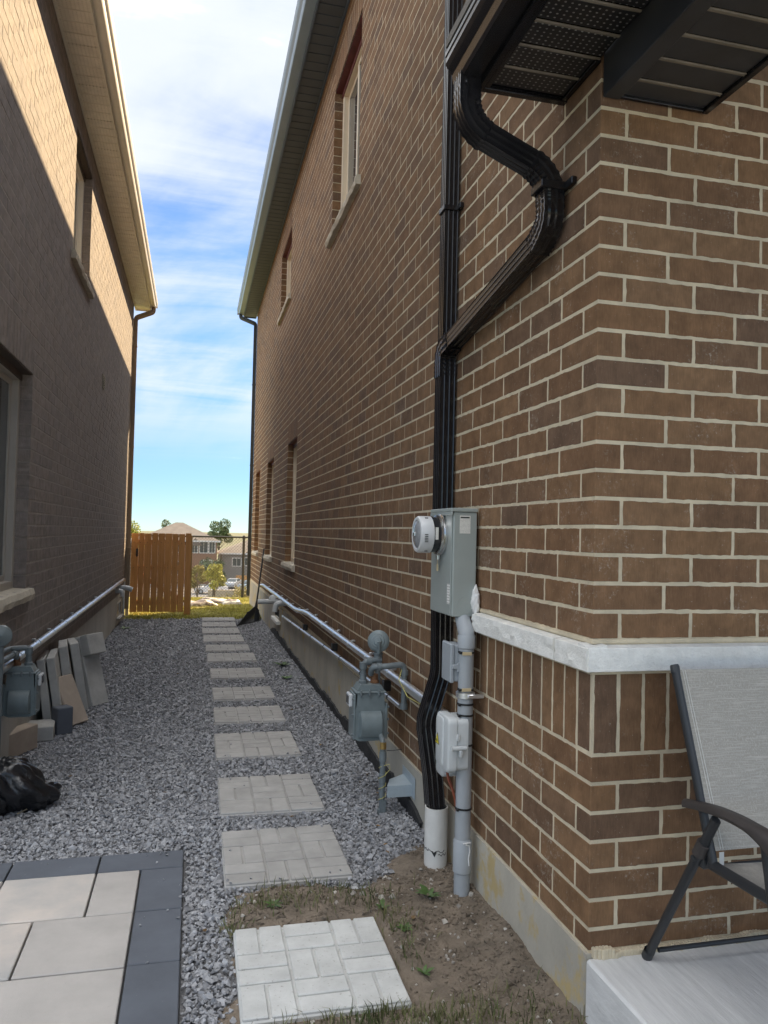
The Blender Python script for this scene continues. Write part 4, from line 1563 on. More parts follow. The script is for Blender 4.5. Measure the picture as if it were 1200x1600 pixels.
pB = e2[0]
MB().sweep(spout_profile(0.071, 0.067, 0.0014), [pA - tA * 0.02, pA.lerp(pB, 0.5), pB + (pB - pA).normalized() * 0.02], up=(0, 0, 1)).build('pipe', 'black_alu', SS, 25)
P_, S_ = crimp(e2, 0.010, 0.065)
MB().sweep(PRE, P_, S_, up=(0, 0, 1)).build('elbow', 'black_alu', SS, 25)
pC = e2[-1]
e3 = dense([pC + Vector((0.0, 0, 0.03)), pC + Vector((0.004, 0.0, -0.07)), (1.186, 2.56, 2.606)], r=0.12)
P_, S_ = crimp(e3, 0.010, 0.065)
MB().sweep(PRE, P_, S_, up=(1, 0, 0)).build('elbow', 'black_alu', SS, 25)
MB().sweep(spout_profile(0.074, 0.070, 0.0020), [(1.184, 2.54, 2.615), (1.184, 3.545, 2.474)], up=(1, 0, 0)).build('pipe', 'black_alu', SS, 25)
e4 = dense([(1.184, 3.48, 2.484), (1.182, 3.60, 2.466), (1.182, 3.602, 2.33)], r=0.09)
P_, S_ = crimp(e4, 0.010, 0.06)
MB().sweep(spout_profile(0.082, 0.088, 0.0014), P_, S_, up=(1, 0, 0)).build('elbow', 'black_alu', SS, 25)
q = MB()
q.box(1.128, 1.232, 2.408, 2.500, 2.762, 2.790, 0.003)
q.box(1.216, 1.237, 2.36, 2.41, 2.762, 2.790, 0.003)
q.build('strap', 'black_alu', SS)


def far_spout(label, x, y, zt, xg, yg, mat, sgn):
    r = thing('downspout', label, 'downspout', (x, y, 0.1))
    pts = dense([(xg, yg, zt + 0.06), (xg, yg, zt - 0.05), (x, y, zt - 0.24), (x, y, zt - 0.5), (x, y, 0.12)], r=0.05)
    MB().sweep(spout_profile(0.07, 0.06, 0.003), pts, up=(1, 0, 0)).build('pipe', mat, r, 25)
    for z in (1.2, 3.0, 4.8):
        q = MB()
        q.box(x - 0.042, x + 0.042, y - 0.038, y + 0.038, z - 0.012, z + 0.012, 0.002)
        q.build('strap', mat, r)
    return r


far_spout('dark downspout at the far corner of the brown brick house', X0 - 0.04, YR - 0.02, ZE, 0.88, 17.45, 'dark_spout', 1)
far_spout('tan downspout at the far corner of the left house beside the gate', XL + 0.04, YL - 0.05, ZL, -0.83, 14.5, 'tan_spout', -1)

# ================================================================== electricity meter
EM = thing('electric_meter', 'grey-green electricity meter cabinet with round meter on the brown brick wall', 'electric meter', (1.11, 3.36, 1.19))
cb = MB()
cb.box(1.112, 1.222, 3.212, 3.516, 1.192, 1.655, 0.004)
cab = cb.build('cabinet', 'meter_box', EM)
q = MB()
q.box(1.106, 1.1115, 3.224, 3.512, 1.196, 1.650, 0.0015)       # front cover
q.build('cover', 'meter_box', EM)
q = MB()
q.box(1.100, 1.224, 3.206, 3.522, 1.6555, 1.672, 0.003)
q.box(1.100, 1.106, 3.206, 3.522, 1.640, 1.655, 0.0015)
q.build('rain_hood', 'meter_box', EM)
q = MB()
q.lathe([(0.040, 0), (0.040, 0.0014), (0.036, 0.0016), (0.036, 0.0008), (0.026, 0.0008), (0.026, 0.0018), (0.0, 0.0018)], (1.172, 3.2118, 1.245), (0, -1, 0), 28)
q.build('knockout', 'meter_box', EM, 30)
q = MB()
q.box(1.140, 1.190, 3.2108, 3.2118, 1.560, 1.640)
q.build('label', 'label_side', EM)
q = MB()
q.box(1.1430, 1.1850, 3.2102, 3.2107, 1.6275, 1.6335)
q.build('heading', 'ink', EM)
q = MB()
q.box(1.1035, 1.1055, 3.230, 3.262, 1.246, 1.336)
q.build('label', 'label_front', EM)
q = MB()
q.lathe([(0.095, 0), (0.095, 0.012), (0.090, 0.016), (0.090, 0.028), (0.083, 0.030)], (1.1055, 3.36, 1.552), (-1, 0, 0), 40)
q.build('ring', 'steel', EM, 35)
q = MB()
q.lathe([(0.081, 0.02), (0.081, 0.058), (0.078, 0.060)], (1.1055, 3.36, 1.552), (-1, 0, 0), 40)
q.build('meter_base', 'meter_black', EM, 35)
q = MB()
q.lathe([(0.080, 0.058), (0.084, 0.060), (0.084, 0.112), (0.079, 0.120), (0.068, 0.121), (0.064, 0.114), (0.0, 0.112)], (1.1055, 3.36, 1.552), (-1, 0, 0), 44)
mo = q.build('meter', 'meter_plastic', EM, 35)
q = MB()
q.lathe([(0.062, 0.1175), (0.052, 0.124), (0.030, 0.128), (0.0, 0.129)], (1.1055, 3.36, 1.552), (-1, 0, 0), 32)
q.build('dome', 'meter_glass', mo, 60)
q = MB()
q.box(0.970, 0.979, 3.345, 3.375, 1.542, 1.562, 0.003)
q.build('optical_port', 'steel', mo)
q = MB()
for a in (-60, 60):
    ca, sa = math.cos(math.radians(a)), math.sin(math.radians(a))
    q.box(1.012, 1.026, 3.36 - 0.0845 * ca - 0.0, 3.36 - 0.083 * ca + 0.004, 1.552 + 0.083 * sa - 0.005, 1.552 + 0.083 * sa + 0.005)
for i in range(5):
    q.box(1.000, 1.016, 3.2752, 3.2762, 1.518 + i * 0.008, 1.5215 + i * 0.008)
q.build('slots', 'ink', mo)
q = MB()
q.box(1.050, 1.064, 3.2770, 3.2785, 1.530, 1.585, 0.0005)
q.build('barcode_label', 'label_side', mo)
q = MB()
q.box(1.084, 1.100, 3.352, 3.372, 1.436, 1.462, 0.004)
q.build('seal_clasp', 'steel', EM)
q = MB()
q.tube([(1.092, 3.365, 1.440), (1.090, 3.37, 1.428), (1.092, 3.374, 1.415)], 0.0016, 6)
q.box(1.088, 1.096, 3.366, 3.378, 1.385, 1.417, 0.002)
q.build('seal_tag', 'tag_tan', EM)

# caulk blob at the lower corner of the cabinet
cbm = bmesh.new()
bmesh.ops.create_icosphere(cbm, subdivisions=4, radius=1.0)
for v in cbm.verts:
    n_ = 0.75 + 0.5 * float(vnoise(v.co.x * 3 + 9, v.co.z * 4 + v.co.y * 2 + 5, 61)) + 0.18 * float(vnoise(v.co.x * 9, v.co.z * 9 + v.co.y * 5, 62))
    v.co = Vector((v.co.x * 0.016 * n_, v.co.y * 0.020 * n_, v.co.z * 0.055 * n_))
    v.co += Vector((1.216, 3.200, 1.262))
me = bpy.data.meshes.new('caulk_blob')
cbm.to_mesh(me)
cbm.free()
me.materials.append(MATS['caulk'])
for p in me.polygons:
    p.use_smooth = True
tag(link('caulk_blob', me), 'white lump of sealant at the lower corner of the meter cabinet', 'sealant')

# ------------------------------------------------------------------ conduits
CD = thing('conduit', 'thick light grey plastic conduit rising from the soil into the meter cabinet', 'conduit', (1.155, 3.11, 0))
CX, CYY = 1.165, 3.165
q = MB()
q.tube([(CX, CYY, 0.185), (CX, CYY, 1.08)], 0.0335, 24)
pipe = q.build('pipe', 'pvc_grey', CD, 40)
q = MB()
q.tube([(CX, CYY, -0.06), (CX, CYY, 0.115)], 0.0345, 24)
q.lathe([(0.0345, 0.10), (0.040, 0.105), (0.040, 0.235), (0.034, 0.245)], (CX, CYY, 0), (0, 0, 1), 24)
q.build('slip_coupling', 'pvc_grey', CD, 40)
q = MB()
q.lathe([(0.034, 1.06), (0.039, 1.065), (0.039, 1.115), (0.036, 1.12)], (CX, CYY, 0), (0, 0, 1), 24)
q.tube(dense([(CX, CYY, 1.10), (CX, CYY, 1.12), (1.174, 3.245, 1.185), (1.174, 3.247, 1.21)], r=0.03), 0.0345, 20)
q.build('offset', 'pvc_grey', CD, 40)
q = MB()
q.lathe([(0.0345, 0.845), (0.042, 0.850), (0.042, 0.872), (0.0345, 0.877)], (CX, CYY, 0), (0, 0, 1), 24)
q.box(CX - 0.006, 1.232, CYY - 0.052, CYY - 0.034, 0.852, 0.870, 0.003)
q.build('clamp', 'galvanised', CD, 40)
for z, mt in ((0.375, 'rubber_black'), (0.648, 'rubber_black'), (0.775, 'rubber_black'), (0.822, 'rubber_black'), (0.885, 'rubber_black'), (1.045, 'rubber_black')):
    q = MB()
    q.lathe([(0.0338, -0.004), (0.0365, -0.004), (0.0365, 0.004), (0.0338, 0.004)], (CX, CYY, z), (0.03, 0.02, 1), 24)
    q.box(CX - 0.040, CX - 0.030, CYY - 0.03, CYY - 0.018, z - 0.005, z + 0.005, 0.001)
    q.build('cable_tie', mt, CD, 40)
for z in (0.888, 1.043):
    q = MB()
    q.box(CX - 0.030, CX + 0.012, CYY - 0.0385, CYY - 0.0345, z - 0.007, z + 0.007, 0.001)
    q.build('ground_tag', 'tag_tan', CD)
q = MB()
for pts in ([(0, 0.232), (0.4, 0.225), (0.5, 0.20), (0.35, 0.17), (0.45, 0.14)], [(-0.3, 0.236), (0.2, 0.238), (0.6, 0.236)]):
    q.tube([(CX + 0.041 * math.sin(t), CYY - 0.041 * math.cos(t), z) for t, z in pts], 0.003, 6)
q.build('glue_drips', 'caulk', CD, 60)

c2 = MB()
c2.tube([(1.192, 3.235, 0.72), (1.192, 3.235, 1.14), (1.196, 3.27, 1.21)], 0.019, 16)
tag(c2.build('conduit', 'pvc_grey', None, 40), 'slim grey conduit behind the thick one, feeding the meter cabinet', 'conduit')
c3 = MB()
c3.tube([(1.150, 3.19, -0.05), (1.150, 3.19, 0.60)], 0.0125, 14)
tag(c3.build('conduit', 'pvc_dark', None, 40), 'dark grey narrow conduit standing in the soil beside the thick grey one', 'conduit')

# upper utility box
UB = thing('utility_box', 'small blue-grey utility box strapped to the conduit under the meter cabinet', 'utility box', (1.14, 3.22, 0.91))
q = MB()
q.box(1.115, 1.160, 3.175, 3.285, 0.915, 1.075, 0.006)
q.build('case', 'box_grey', UB)
q = MB()
q.box(1.095, 1.1145, 3.170, 3.290, 0.910, 1.080, 0.005)
q.box(1.094, 1.097, 3.23, 3.265, 1.03, 1.065, 0.001)
q.build('door', 'box_grey', UB)
q = MB()
q.box(1.100, 1.135, 3.158, 3.1695, 0.972, 0.992, 0.003)
q.tube([(1.128, 3.163, 0.960), (1.128, 3.163, 1.000)], 0.006, 8)
q.build('latch', 'box_grey', UB)

# fibre terminal with the laser warning sign
FB = thing('utility_box', 'pale grey rounded utility box with a yellow warning triangle', 'utility box', (1.1, 3.2, 0.53))
def rbox(mb, x0, x1, y0, y1, z0, z1, r, n=6, skew=0.0):
    """box with corners rounded in the Y-Z face"""
    poly = []
    for cyy, czz, a0 in ((y1 - r, z1 - r, 0), (y0 + r, z1 - r, 90), (y0 + r, z0 + r, 180), (y1 - r, z0 + r, 270)):
        for i in range(n + 1):
            a = math.radians(a0 + 90 * i / n)
            poly.append((cyy + r * math.cos(a), czz + r * math.sin(a)))
    cyc, czc = (y0 + y1) / 2, (z0 + z1) / 2
    e = 0.007
    rings = [(x1, 0.0), (x0 + e, 0.0), (x0 + e * 0.35, e * 0.35), (x0, e)]
    vs_, fs = [], []
    m_ = len(poly)
    for x, ins in rings:
        for a, b in poly:
            ka, kb = 1 - 2 * ins / (y1 - y0), 1 - 2 * ins / (z1 - z0)
            vs_.append((x, cyc + (a - cyc) * ka, czc + (b - czc) * kb))
    for r_ in range(len(rings) - 1):
        for k_ in range(m_):
            k2 = (k_ + 1) % m_
            fs.append((r_ * m_ + k_, r_ * m_ + k2, (r_ + 1) * m_ + k2, (r_ + 1) * m_ + k_))
    fs += [tuple(range(m_)), tuple((len(rings) - 1) * m_ + k_ for k_ in range(m_))]
    return mb.add(vs_, fs)


q = MB()
rbox(q, 1.112, 1.165, 3.118, 3.272, 0.545, 0.765, 0.022)
q.build('case', 'plastic_grey', FB, 40)
q = MB()
rbox(q, 1.072, 1.1115, 3.112, 3.278, 0.538, 0.772, 0.026)
lid = q.build('lid', 'plastic_grey', FB, 40)
q = MB()
rbox(q, 1.066, 1.074, 3.170, 3.268, 0.548, 0.762, 0.020)
q.build('raised_panel', 'plastic_grey', lid, 40)
q = MB()
tri = [(3.262, 0.636), (3.212, 0.636), (3.237, 0.684)]
q.prism(tri, lambda a, b, d: (d, a, b), 1.0640, 1.0655)
q.build('warning_triangle', 'ink', lid)
ctr = (sum(t[0] for t in tri) / 3, sum(t[1] for t in tri) / 3)
q = MB()
q.prism([(ctr[0] + (a - ctr[0]) * 0.80, ctr[1] + (b - ctr[1]) * 0.80) for a, b in tri], lambda a, b, d: (d, a, b), 1.0630, 1.0639)
q.build('warning_triangle', 'yellow', lid)
q = MB()
st = []
for i in range(16):
    r_ = 0.0075 if i % 2 == 0 else 0.0045
    st.append((ctr[0] + r_ * math.cos(i * pi / 8), ctr[1] - 0.001 + r_ * math.sin(i * pi / 8)))
q.prism(st, lambda a, b, d: (d, a, b), 1.0620, 1.0629)
q.build('laser_symbol', 'ink', lid)
q = MB()
q.tube([(1.085, 3.100, 0.648), (1.150, 3.100, 0.648)], 0.010, 12)
q.box(1.118, 1.132, 3.090, 3.110, 0.610, 0.640, 0.003)
q.box(1.110, 1.125, 3.108, 3.118, 0.675, 0.705, 0.003)
q.build('latch', 'plastic_grey', FB, 40)
q = MB()
q.tube([(1.10, 3.285, 0.72), (1.12, 3.33, 0.735), (1.19, 3.45, 0.68)], 0.014, 12)
q.build('cable_gland', 'plastic_grey', FB, 40)
tb = MB()
rbox(tb, 1.10, 1.20, 3.262, 3.36, 0.475, 0.62, 0.020)
tag(tb.build('utility_box', 'plastic_grey', None, 40), 'plain pale grey utility box tucked behind the one with the triangle', 'utility box')
oc = MB()
oc.tube(dense([(1.105, 3.21, 0.55), (1.10, 3.20, 0.50), (1.130, 3.175, 0.42), (1.142, 3.178, 0.30)], r=0.04), 0.0045, 8)
oc.tube(dense([(1.108, 3.225, 0.55), (1.108, 3.21, 0.50), (1.133, 3.185, 0.43), (1.142, 3.186, 0.32)], r=0.04), 0.004, 8)
tag(oc.build('cable', 'orange_cable', None, 40), 'rust-orange cable hanging below the pale utility box', 'cable')

# ================================================================== gas pipes on the right wall
G1 = thing('gas_pipe', 'thick silver pipe running along the right wall behind the gas meter', 'pipe', (1.195, 8, 0.6))
z_of = lambda y_: 0.69 if y_ < 8.2 else 0.69 - 0.055 * min(1, (y_ - 8.2) / 0.8) * 1.0 - 0.004 * (y_ - 8.2)
pts = [(1.196, 3.50, 0.685)] + [(1.196, y_, z_of(y_)) for y_ in np.arange(4.2, 13.3, 0.35)] + [(1.196, 13.5, 0.61), (1.185, 13.62, 0.60), (1.15, 13.66, 0.59)]
q = MB()
q.tube(pts, 0.027, 16)
q.build('pipe', 'galvanised', G1, 40)
for y_ in np.arange(4.6, 13.2, 0.62):
    c = MB()
    zc = z_of(y_)
    c.tube([(1.196, y_ - 0.012, zc), (1.196, y_ + 0.012, zc)], 0.0295, 16)
    c.box(1.208, 1.237, y_ - 0.008, y_ + 0.008, zc + 0.02, zc + 0.035, 0.002)
    c.build('clip', 'galvanised', G1, 40)
G2 = thing('gas_pipe', 'thin silver pipe with black brackets below the thick pipe on the right wall', 'pipe', (1.19, 7, 0.5))
z2 = lambda y_: 0.545 - 0.028 * max(0, y_ - 5.5)
q = MB()
q.tube([(1.195, 4.33, 0.548)] + [(1.195, y_, z2(y_)) for y_ in np.arange(4.8, 10.7, 0.4)], 0.0155, 12)
q.build('pipe', 'galvanised', G2, 40)
for y_ in (4.75, 6.6, 8.4):
    c = MB()
    c.box(1.19, 1.24, y_ - 0.03, y_ + 0.03, z2(y_) + 0.012, z2(y_) + 0.075, 0.004)
    c.build('bracket', 'rubber_black', G2)
for y_ in np.arange(4.6, 10.4, 0.8):
    c = MB()
    c.tube([(1.195, y_ - 0.012, z2(y_)), (1.195, y_ + 0.012, z2(y_))], 0.0175, 12)
    c.build('coupling', 'rubber_black', G2, 40)
w_ = MB()
w_.tube([(1.19, 4.30, 0.77), (1.16, 4.25, 0.72), (1.17, 4.1, 0.655), (1.18, 3.9, 0.66), (1.19, 3.7, 0.69)], 0.0025, 6)
tag(w_.build('wire', 'yellow_wire', None, 40), 'thin yellow tracer wire looping from the gas meter to the downspout', 'wire')


# ================================================================== gas meters
def gas_meter(label, cx, cyc, zb, flip=1, face=0.0, riser=True, wallx=1.2):
    """diaphragm meter hung from its two ports; built about (cx, cyc), base height zb"""
    r = thing('gas_meter', label, 'gas meter', (cx, cyc, 0))
    Mx = Matrix.Translation((cx, cyc, zb)) @ Matrix.Rotation(face, 4, 'Z')

    def T(mb):
        mb.v = [tuple(Mx @ Vector((v[0] * flip, v[1], v[2]))) for v in mb.v]
        return mb
    # body: a rounded barrel below, flat shoulders and a tapered top
    sec = [(-0.092, 0.03), (-0.085, 0.010), (-0.06, 0.0), (0.06, 0.0), (0.085, 0.010), (0.092, 0.03), (0.094, 0.16), (0.082, 0.205), (0.078, 0.275), (-0.078, 0.275), (-0.082, 0.205), (-0.094, 0.16)]
    b = MB()
    b.prism(sec, lambda a, z, d: (a, d, z), -0.055, 0.075)
    body = T(b).build('body', 'gas_paint', r, 30)
    b = MB()
    barrel = [(-0.070, -0.055)] + [(0.070 * -math.cos(pi * i / 12), -0.055 - 0.050 * math.sin(pi * i / 12)) for i in range(1, 12)] + [(0.070, -0.055)]
    vs_, fs = [], []
    prf = [(-0.055, 0.02), (-0.085, 0.03), (-0.100, 0.06), (-0.104, 0.095), (-0.096, 0.135), (-0.075, 0.16), (-0.055, 0.17)]
    for i, (yy_, zz_) in enumerate(prf):
        for x_ in (-0.068, -0.06, 0.06, 0.068):
            vs_.append((x_, yy_ if abs(x_) < 0.065 else -0.055, zz_))
    for i in range(len(prf) - 1):
        for k_ in range(3):
            fs.append((i * 4 + k_, i * 4 + k_ + 1, (i + 1) * 4 + k_ + 1, (i + 1) * 4 + k_))
    b.add(vs_, fs)
    T(b).build('diaphragm_cover', 'gas_paint', r, 35)
    b = MB()
    b.box(-0.100, -0.088, -0.060, 0.080, 0.01, 0.27, 0.004)
    b.box(0.088, 0.100, -0.060, 0.080, 0.01, 0.21, 0.004)
    b.box(-0.090, 0.090, -0.064, 0.084, 0.270, 0.282, 0.004)
    T(b).build('flange', 'gas_paint', r)
    for (x_, z_) in [(-0.103, 0.04), (-0.103, 0.15), (-0.103, 0.24), (0.103, 0.04), (0.103, 0.12), (0.103, 0.19)]:
        b = MB()
        b.lathe([(0.0, 0.012), (0.007, 0.010), (0.007, 0.0)], (x_ - (0.004 if x_ > 0 else -0.004), -0.052, z_), (1 if x_ > 0 else -1, 0, 0), 8)
        T(b).build('bolt', 'gas_pipe', r)
    for x_ in (-0.06, -0.01, 0.045):
        b = MB()
        b.box(x_ - 0.006, x_ + 0.006, -0.072, -0.060, 0.258, 0.292, 0.003)
        T(b).build('bolt', 'gas_pipe', r)
    b = MB()
    b.prism([(-0.080, 0.283), (0.080, 0.283), (0.060, 0.318), (-0.060, 0.318)], lambda a, z, d: (a, d, z), -0.050, 0.070)
    T(b).build('top_cover', 'gas_paint', r, 30)
    b = MB()
    b.box(-0.122, -0.1, -0.030, 0.060, 0.19, 0.262, 0.005)
    ix = T(b).build('index_housing', 'meter_plastic', r)
    b = MB()
    b.box(-0.1255, -0.1222, -0.015, 0.045, 0.205, 0.250, 0.001)
    T(b).build('index_window', 'meter_black', ix)
    for x_ in (-0.035, 0.035):
        b = MB()
        b.lathe([(0.026, 0.0), (0.026, 0.018), (0.020, 0.022), (0.020, 0.055), (0.0, 0.055)], (x_, 0.01, 0.316), (0, 0, 1), 12)
        T(b).build('union_nut', 'rust' if x_ > 0 else 'gas_pipe', r, 30)
    return r, Mx, T


GM, MX, TT = gas_meter('blue-grey gas meter with round regulator beside the black downspout, right wall', 1.012, 4.36, 0.365)
def gp(name, pts, r_=0.0175, mat='gas_pipe', rad=0.035):
    MB().tube(dense(pts, r=rad), r_, 14).build(name, mat, GM, 40)


def coll(p, ax, r_, l_, mat='gas_pipe'):
    MB().lathe([(r_ * 0.8, 0), (r_, 0.002), (r_, l_ - 0.002), (r_ * 0.8, l_)], p, ax, 14).build('fitting', mat, GM, 40)


gp('inlet_pipe', [(0.977, 4.37, 0.72), (0.977, 4.37, 0.805), (1.055, 4.37, 0.815), (1.085, 4.37, 0.815)])
coll((0.977, 4.37, 0.765), (0, 0, 1), 0.023, 0.04)
coll((0.995, 4.37, 0.808), (1, 0, 0), 0.023, 0.03)
gp('outlet_pipe', [(1.020, 4.36, 0.735), (1.020, 4.33, 0.782), (1.09, 4.30, 0.788), (1.205, 4.30, 0.798), (1.207, 4.30, 0.552)])
coll((1.045, 4.31, 0.784), (1, 0, 0.1), 0.023, 0.028)
coll((1.207, 4.30, 0.765), (0, 0, -1), 0.022, 0.03)
coll((1.207, 4.30, 0.575), (0, 0, -1), 0.022, 0.035)
gp('regulator_riser', [(1.068, 4.38, 0.36), (1.068, 4.38, 0.60), (1.066, 4.38, 0.86)], 0.016)
coll((1.067, 4.38, 0.80), (0, 0, 1), 0.026, 0.045)
coll((1.067, 4.38, 0.845), (0, 0, 1), 0.030, 0.012)
q = MB()
ax = Vector((-0.35, -0.93, 0.12)).normalized()
q.lathe([(0.0, -0.024), (0.045, -0.022), (0.060, -0.012), (0.064, -0.004), (0.064, 0.004), (0.058, 0.012), (0.046, 0.020), (0.040, 0.021), (0.036, 0.028), (0.024, 0.030), (0.020, 0.038), (0.0, 0.039)], (1.062, 4.36, 0.925), ax, 32)
q.build('regulator', 'gas_paint', GM, 35)
q = MB()
q.tube([Vector((1.060, 4.335, 0.862)), Vector((1.056, 4.315, 0.93))], 0.011, 12)
q.build('regulator_vent', 'gas_paint', GM, 40)
gp('service_riser', [(1.068, 4.22, -0.05), (1.068, 4.22, 0.38)], 0.0165)
coll((1.068, 4.22, 0.34), (0, 0, 1), 0.019, 0.04, 'brass')
coll((1.068, 4.22, 0.27), (0, 0, 1), 0.021, 0.055)
coll((1.068, 4.22, 0.155), (0, 0, 1), 0.020, 0.05)
gp('service_link', [(1.068, 4.22, 0.37), (1.068, 4.26, 0.40), (1.068, 4.38, 0.41)], 0.016)
q = MB()
q.box(1.045, 1.095, 4.205, 4.235, -0.03, 0.01, 0.003)
q.prism([(1.075, 0.060), (1.09, 0.060), (1.082, -0.03), (1.05, -0.03), (1.056, 0.06)], lambda a, b, d: (a, d, b), 4.200, 4.206)
q.build('ground_stake', 'gas_pipe', GM)
q = MB()
q.box(1.085, 1.228, 4.165, 4.170, 0.085, 0.150, 0.001)
q.add([(1.085, 4.170, 0.150), (1.228, 4.170, 0.150), (1.228, 4.34, 0.158), (1.12, 4.26, 0.156)], [(0, 1, 2, 3)])
q.add([(1.085, 4.170, 0.148), (1.228, 4.170, 0.148), (1.228, 4.34, 0.156), (1.12, 4.26, 0.154)], [(3, 2, 1, 0)])
q.box(1.224, 1.2265, 4.10, 4.36, 0.085, 0.205, 0.001)
br = q.build('wall_bracket', 'bracket_steel', GM)
q = MB()
wv = [(1.068 + 0.022 * math.cos(i * 0.9), 4.22 + 0.022 * math.sin(i * 0.9), 0.03 + i * 0.0085) for i in range(26)]
wv += [(1.10, 4.20, 0.26), (1.105, 4.19, 0.235), (1.075, 4.195, 0.20)]
q.tube(wv, 0.0016, 5)
q.build('tracer_wire', 'yellow_wire', GM, 60)
q = MB()
q.tube([(1.085, 4.205, 0.335), (1.12, 4.19, 0.338), (1.165, 4.17, 0.348)], 0.002, 5)
q.build('twist_tie', 'rubber_black', GM, 60)

GL_, MX, TT = gas_meter('blue-grey gas meter against the left wall, cut by the left edge of the photo', -1.045, 5.36, 0.335, flip=-1)
GM = GL_
gp('inlet_pipe', [(-1.010, 5.37, 0.69), (-1.010, 5.37, 0.765), (-1.12, 5.33, 0.765), (-1.135, 5.0, 0.765)])
gp('outlet_pipe', [(-1.080, 5.36, 0.70), (-1.080, 5.34, 0.735), (-1.09, 5.1, 0.735), (-1.10, 4.7, 0.735)])
coll((-1.010, 5.37, 0.725), (0, 0, 1), 0.024, 0.045)
coll((-1.081, 5.30, 0.735), (0, -1, 0), 0.023, 0.05)
q = MB()
q.lathe([(0.0, -0.024), (0.060, -0.012), (0.064, 0.0), (0.058, 0.012), (0.040, 0.021), (0.024, 0.030), (0.0, 0.039)], (-1.085, 4.93, 0.90), (0.2, -0.95, 0.1), 28)
q.build('regulator', 'gas_paint', GM, 35)
gp('regulator_riser', [(-1.085, 4.95, -0.03), (-1.085, 4.95, 0.86)], 0.017)
G3 = thing('gas_pipe', 'long silver pipe running along the left brick wall', 'pipe', (-1.12, 9, 0.6))
q = MB()
q.tube([(-1.118, 4.0, 0.665), (-1.118, 9, 0.672), (-1.118, 13.55, 0.685)], 0.027, 14)
q.tube([(-1.118, 13.55, 0.685), (-1.118, 13.62, 0.66), (-1.118, 13.62, 0.05)], 0.020, 10)
q.build('pipe', 'galvanised', G3, 40)
for y_ in np.arange(5.0, 13.4, 0.62):
    c = MB()
    c.tube([(-1.118, y_ - 0.012, 0.668 + 0.001 * (y_ - 4)), (-1.118, y_ + 0.012, 0.668 + 0.001 * (y_ - 4))], 0.0295, 14)
    c.box(-1.158, -1.13, y_ - 0.008, y_ + 0.008, 0.69, 0.705, 0.002)
    c.build('clip', 'galvanised', G3, 40)

# plastic vents through both walls
VT = thing('vent_pipe', 'white plastic furnace vent pipes poking from the right wall near its far end', 'vent pipe', (1.0, 10.7, 0.4))
MB().tube([(1.25, 10.95, 0.56), (0.90, 10.95, 0.555)], 0.036, 18).build('straight_pipe', 'plastic_grey', VT, 40)
MB().tube(dense([(1.25, 10.40, 0.585), (1.10, 10.40, 0.585), (1.085, 10.40, 0.47)], r=0.06), 0.036, 18).build('elbow_pipe', 'plastic_grey', VT, 40)
q = MB()
q.lathe([(0.0, 0.07), (0.03, 0.06), (0.055, 0.03), (0.06, 0.0), (0.0, 0.0)], (1.09, 10.75, 0.60), (0, 0, 1), 18)
q.build('vent_hood', 'plastic_grey', VT, 40)
VL = thing('vent_pipe', 'grey plastic vent pipe from the left foundation near the gate', 'vent pipe', (-1.0, 13, 0.5))
MB().tube(dense([(-1.2, 12.9, 0.60), (-1.02, 12.9, 0.60), (-0.93, 12.9, 0.565)], r=0.05), 0.04, 16).build('pipe', 'plastic_grey', VL, 40)
MB().tube(dense([(-1.2, 12.6, 0.57), (-1.06, 12.6, 0.57), (-1.05, 12.6, 0.48)], r=0.05), 0.036, 16).build('elbow_pipe', 'plastic_grey', VL, 40)
bw = MB()
bw.box(-1.166, -1.150, 12.9, 13.5, 0.12, 0.36, 0.003)
bo = tag(bw.build('basement_window', 'far_white'), 'small white basement window low in the left foundation', 'window')
q = MB()
q.box(-1.1497, -1.1485, 12.95, 13.45, 0.16, 0.33)
q.build('pane', 'window_glass', bo)
q = MB()
q.box(-1.16, -1.10, 12.85, 13.55, 0.085, 0.115, 0.004)
q.build('sill', 'concrete_wall', bo)
bw = MB()
bw.box(1.2205, 1.229, 11.0, 11.7, 0.275, 0.44, 0.003)
bo = tag(bw.build('basement_window', 'sill_stone'), 'low basement window recess near the far end of the right foundation', 'window')
q = MB()
q.box(1.2185, 1.2202, 11.05, 11.65, 0.30, 0.42)
q.build('pane', 'window_glass', bo)
q = MB()
q.box(1.17, 1.231, 10.95, 11.75, 0.225, 0.273, 0.004)
q.build('sill', 'cast_stone', bo)

# ================================================================== folding patio chair
CH = thing('patio_chair', 'folding patio chair with grey sling and dark frame on the porch slab', 'chair', (1.7, 1.9, 0.24))
xa_, xb_ = 1.43, 1.97


def obar(mb, p, q, a, b, up=(1, 0, 0)):
    """oval bar from p to q"""
    pr = [(a / 2 * math.cos(t * 2 * pi / 12), b / 2 * math.sin(t * 2 * pi / 12)) for t in range(12)]
    return mb.sweep(pr, [p, q], up=up)


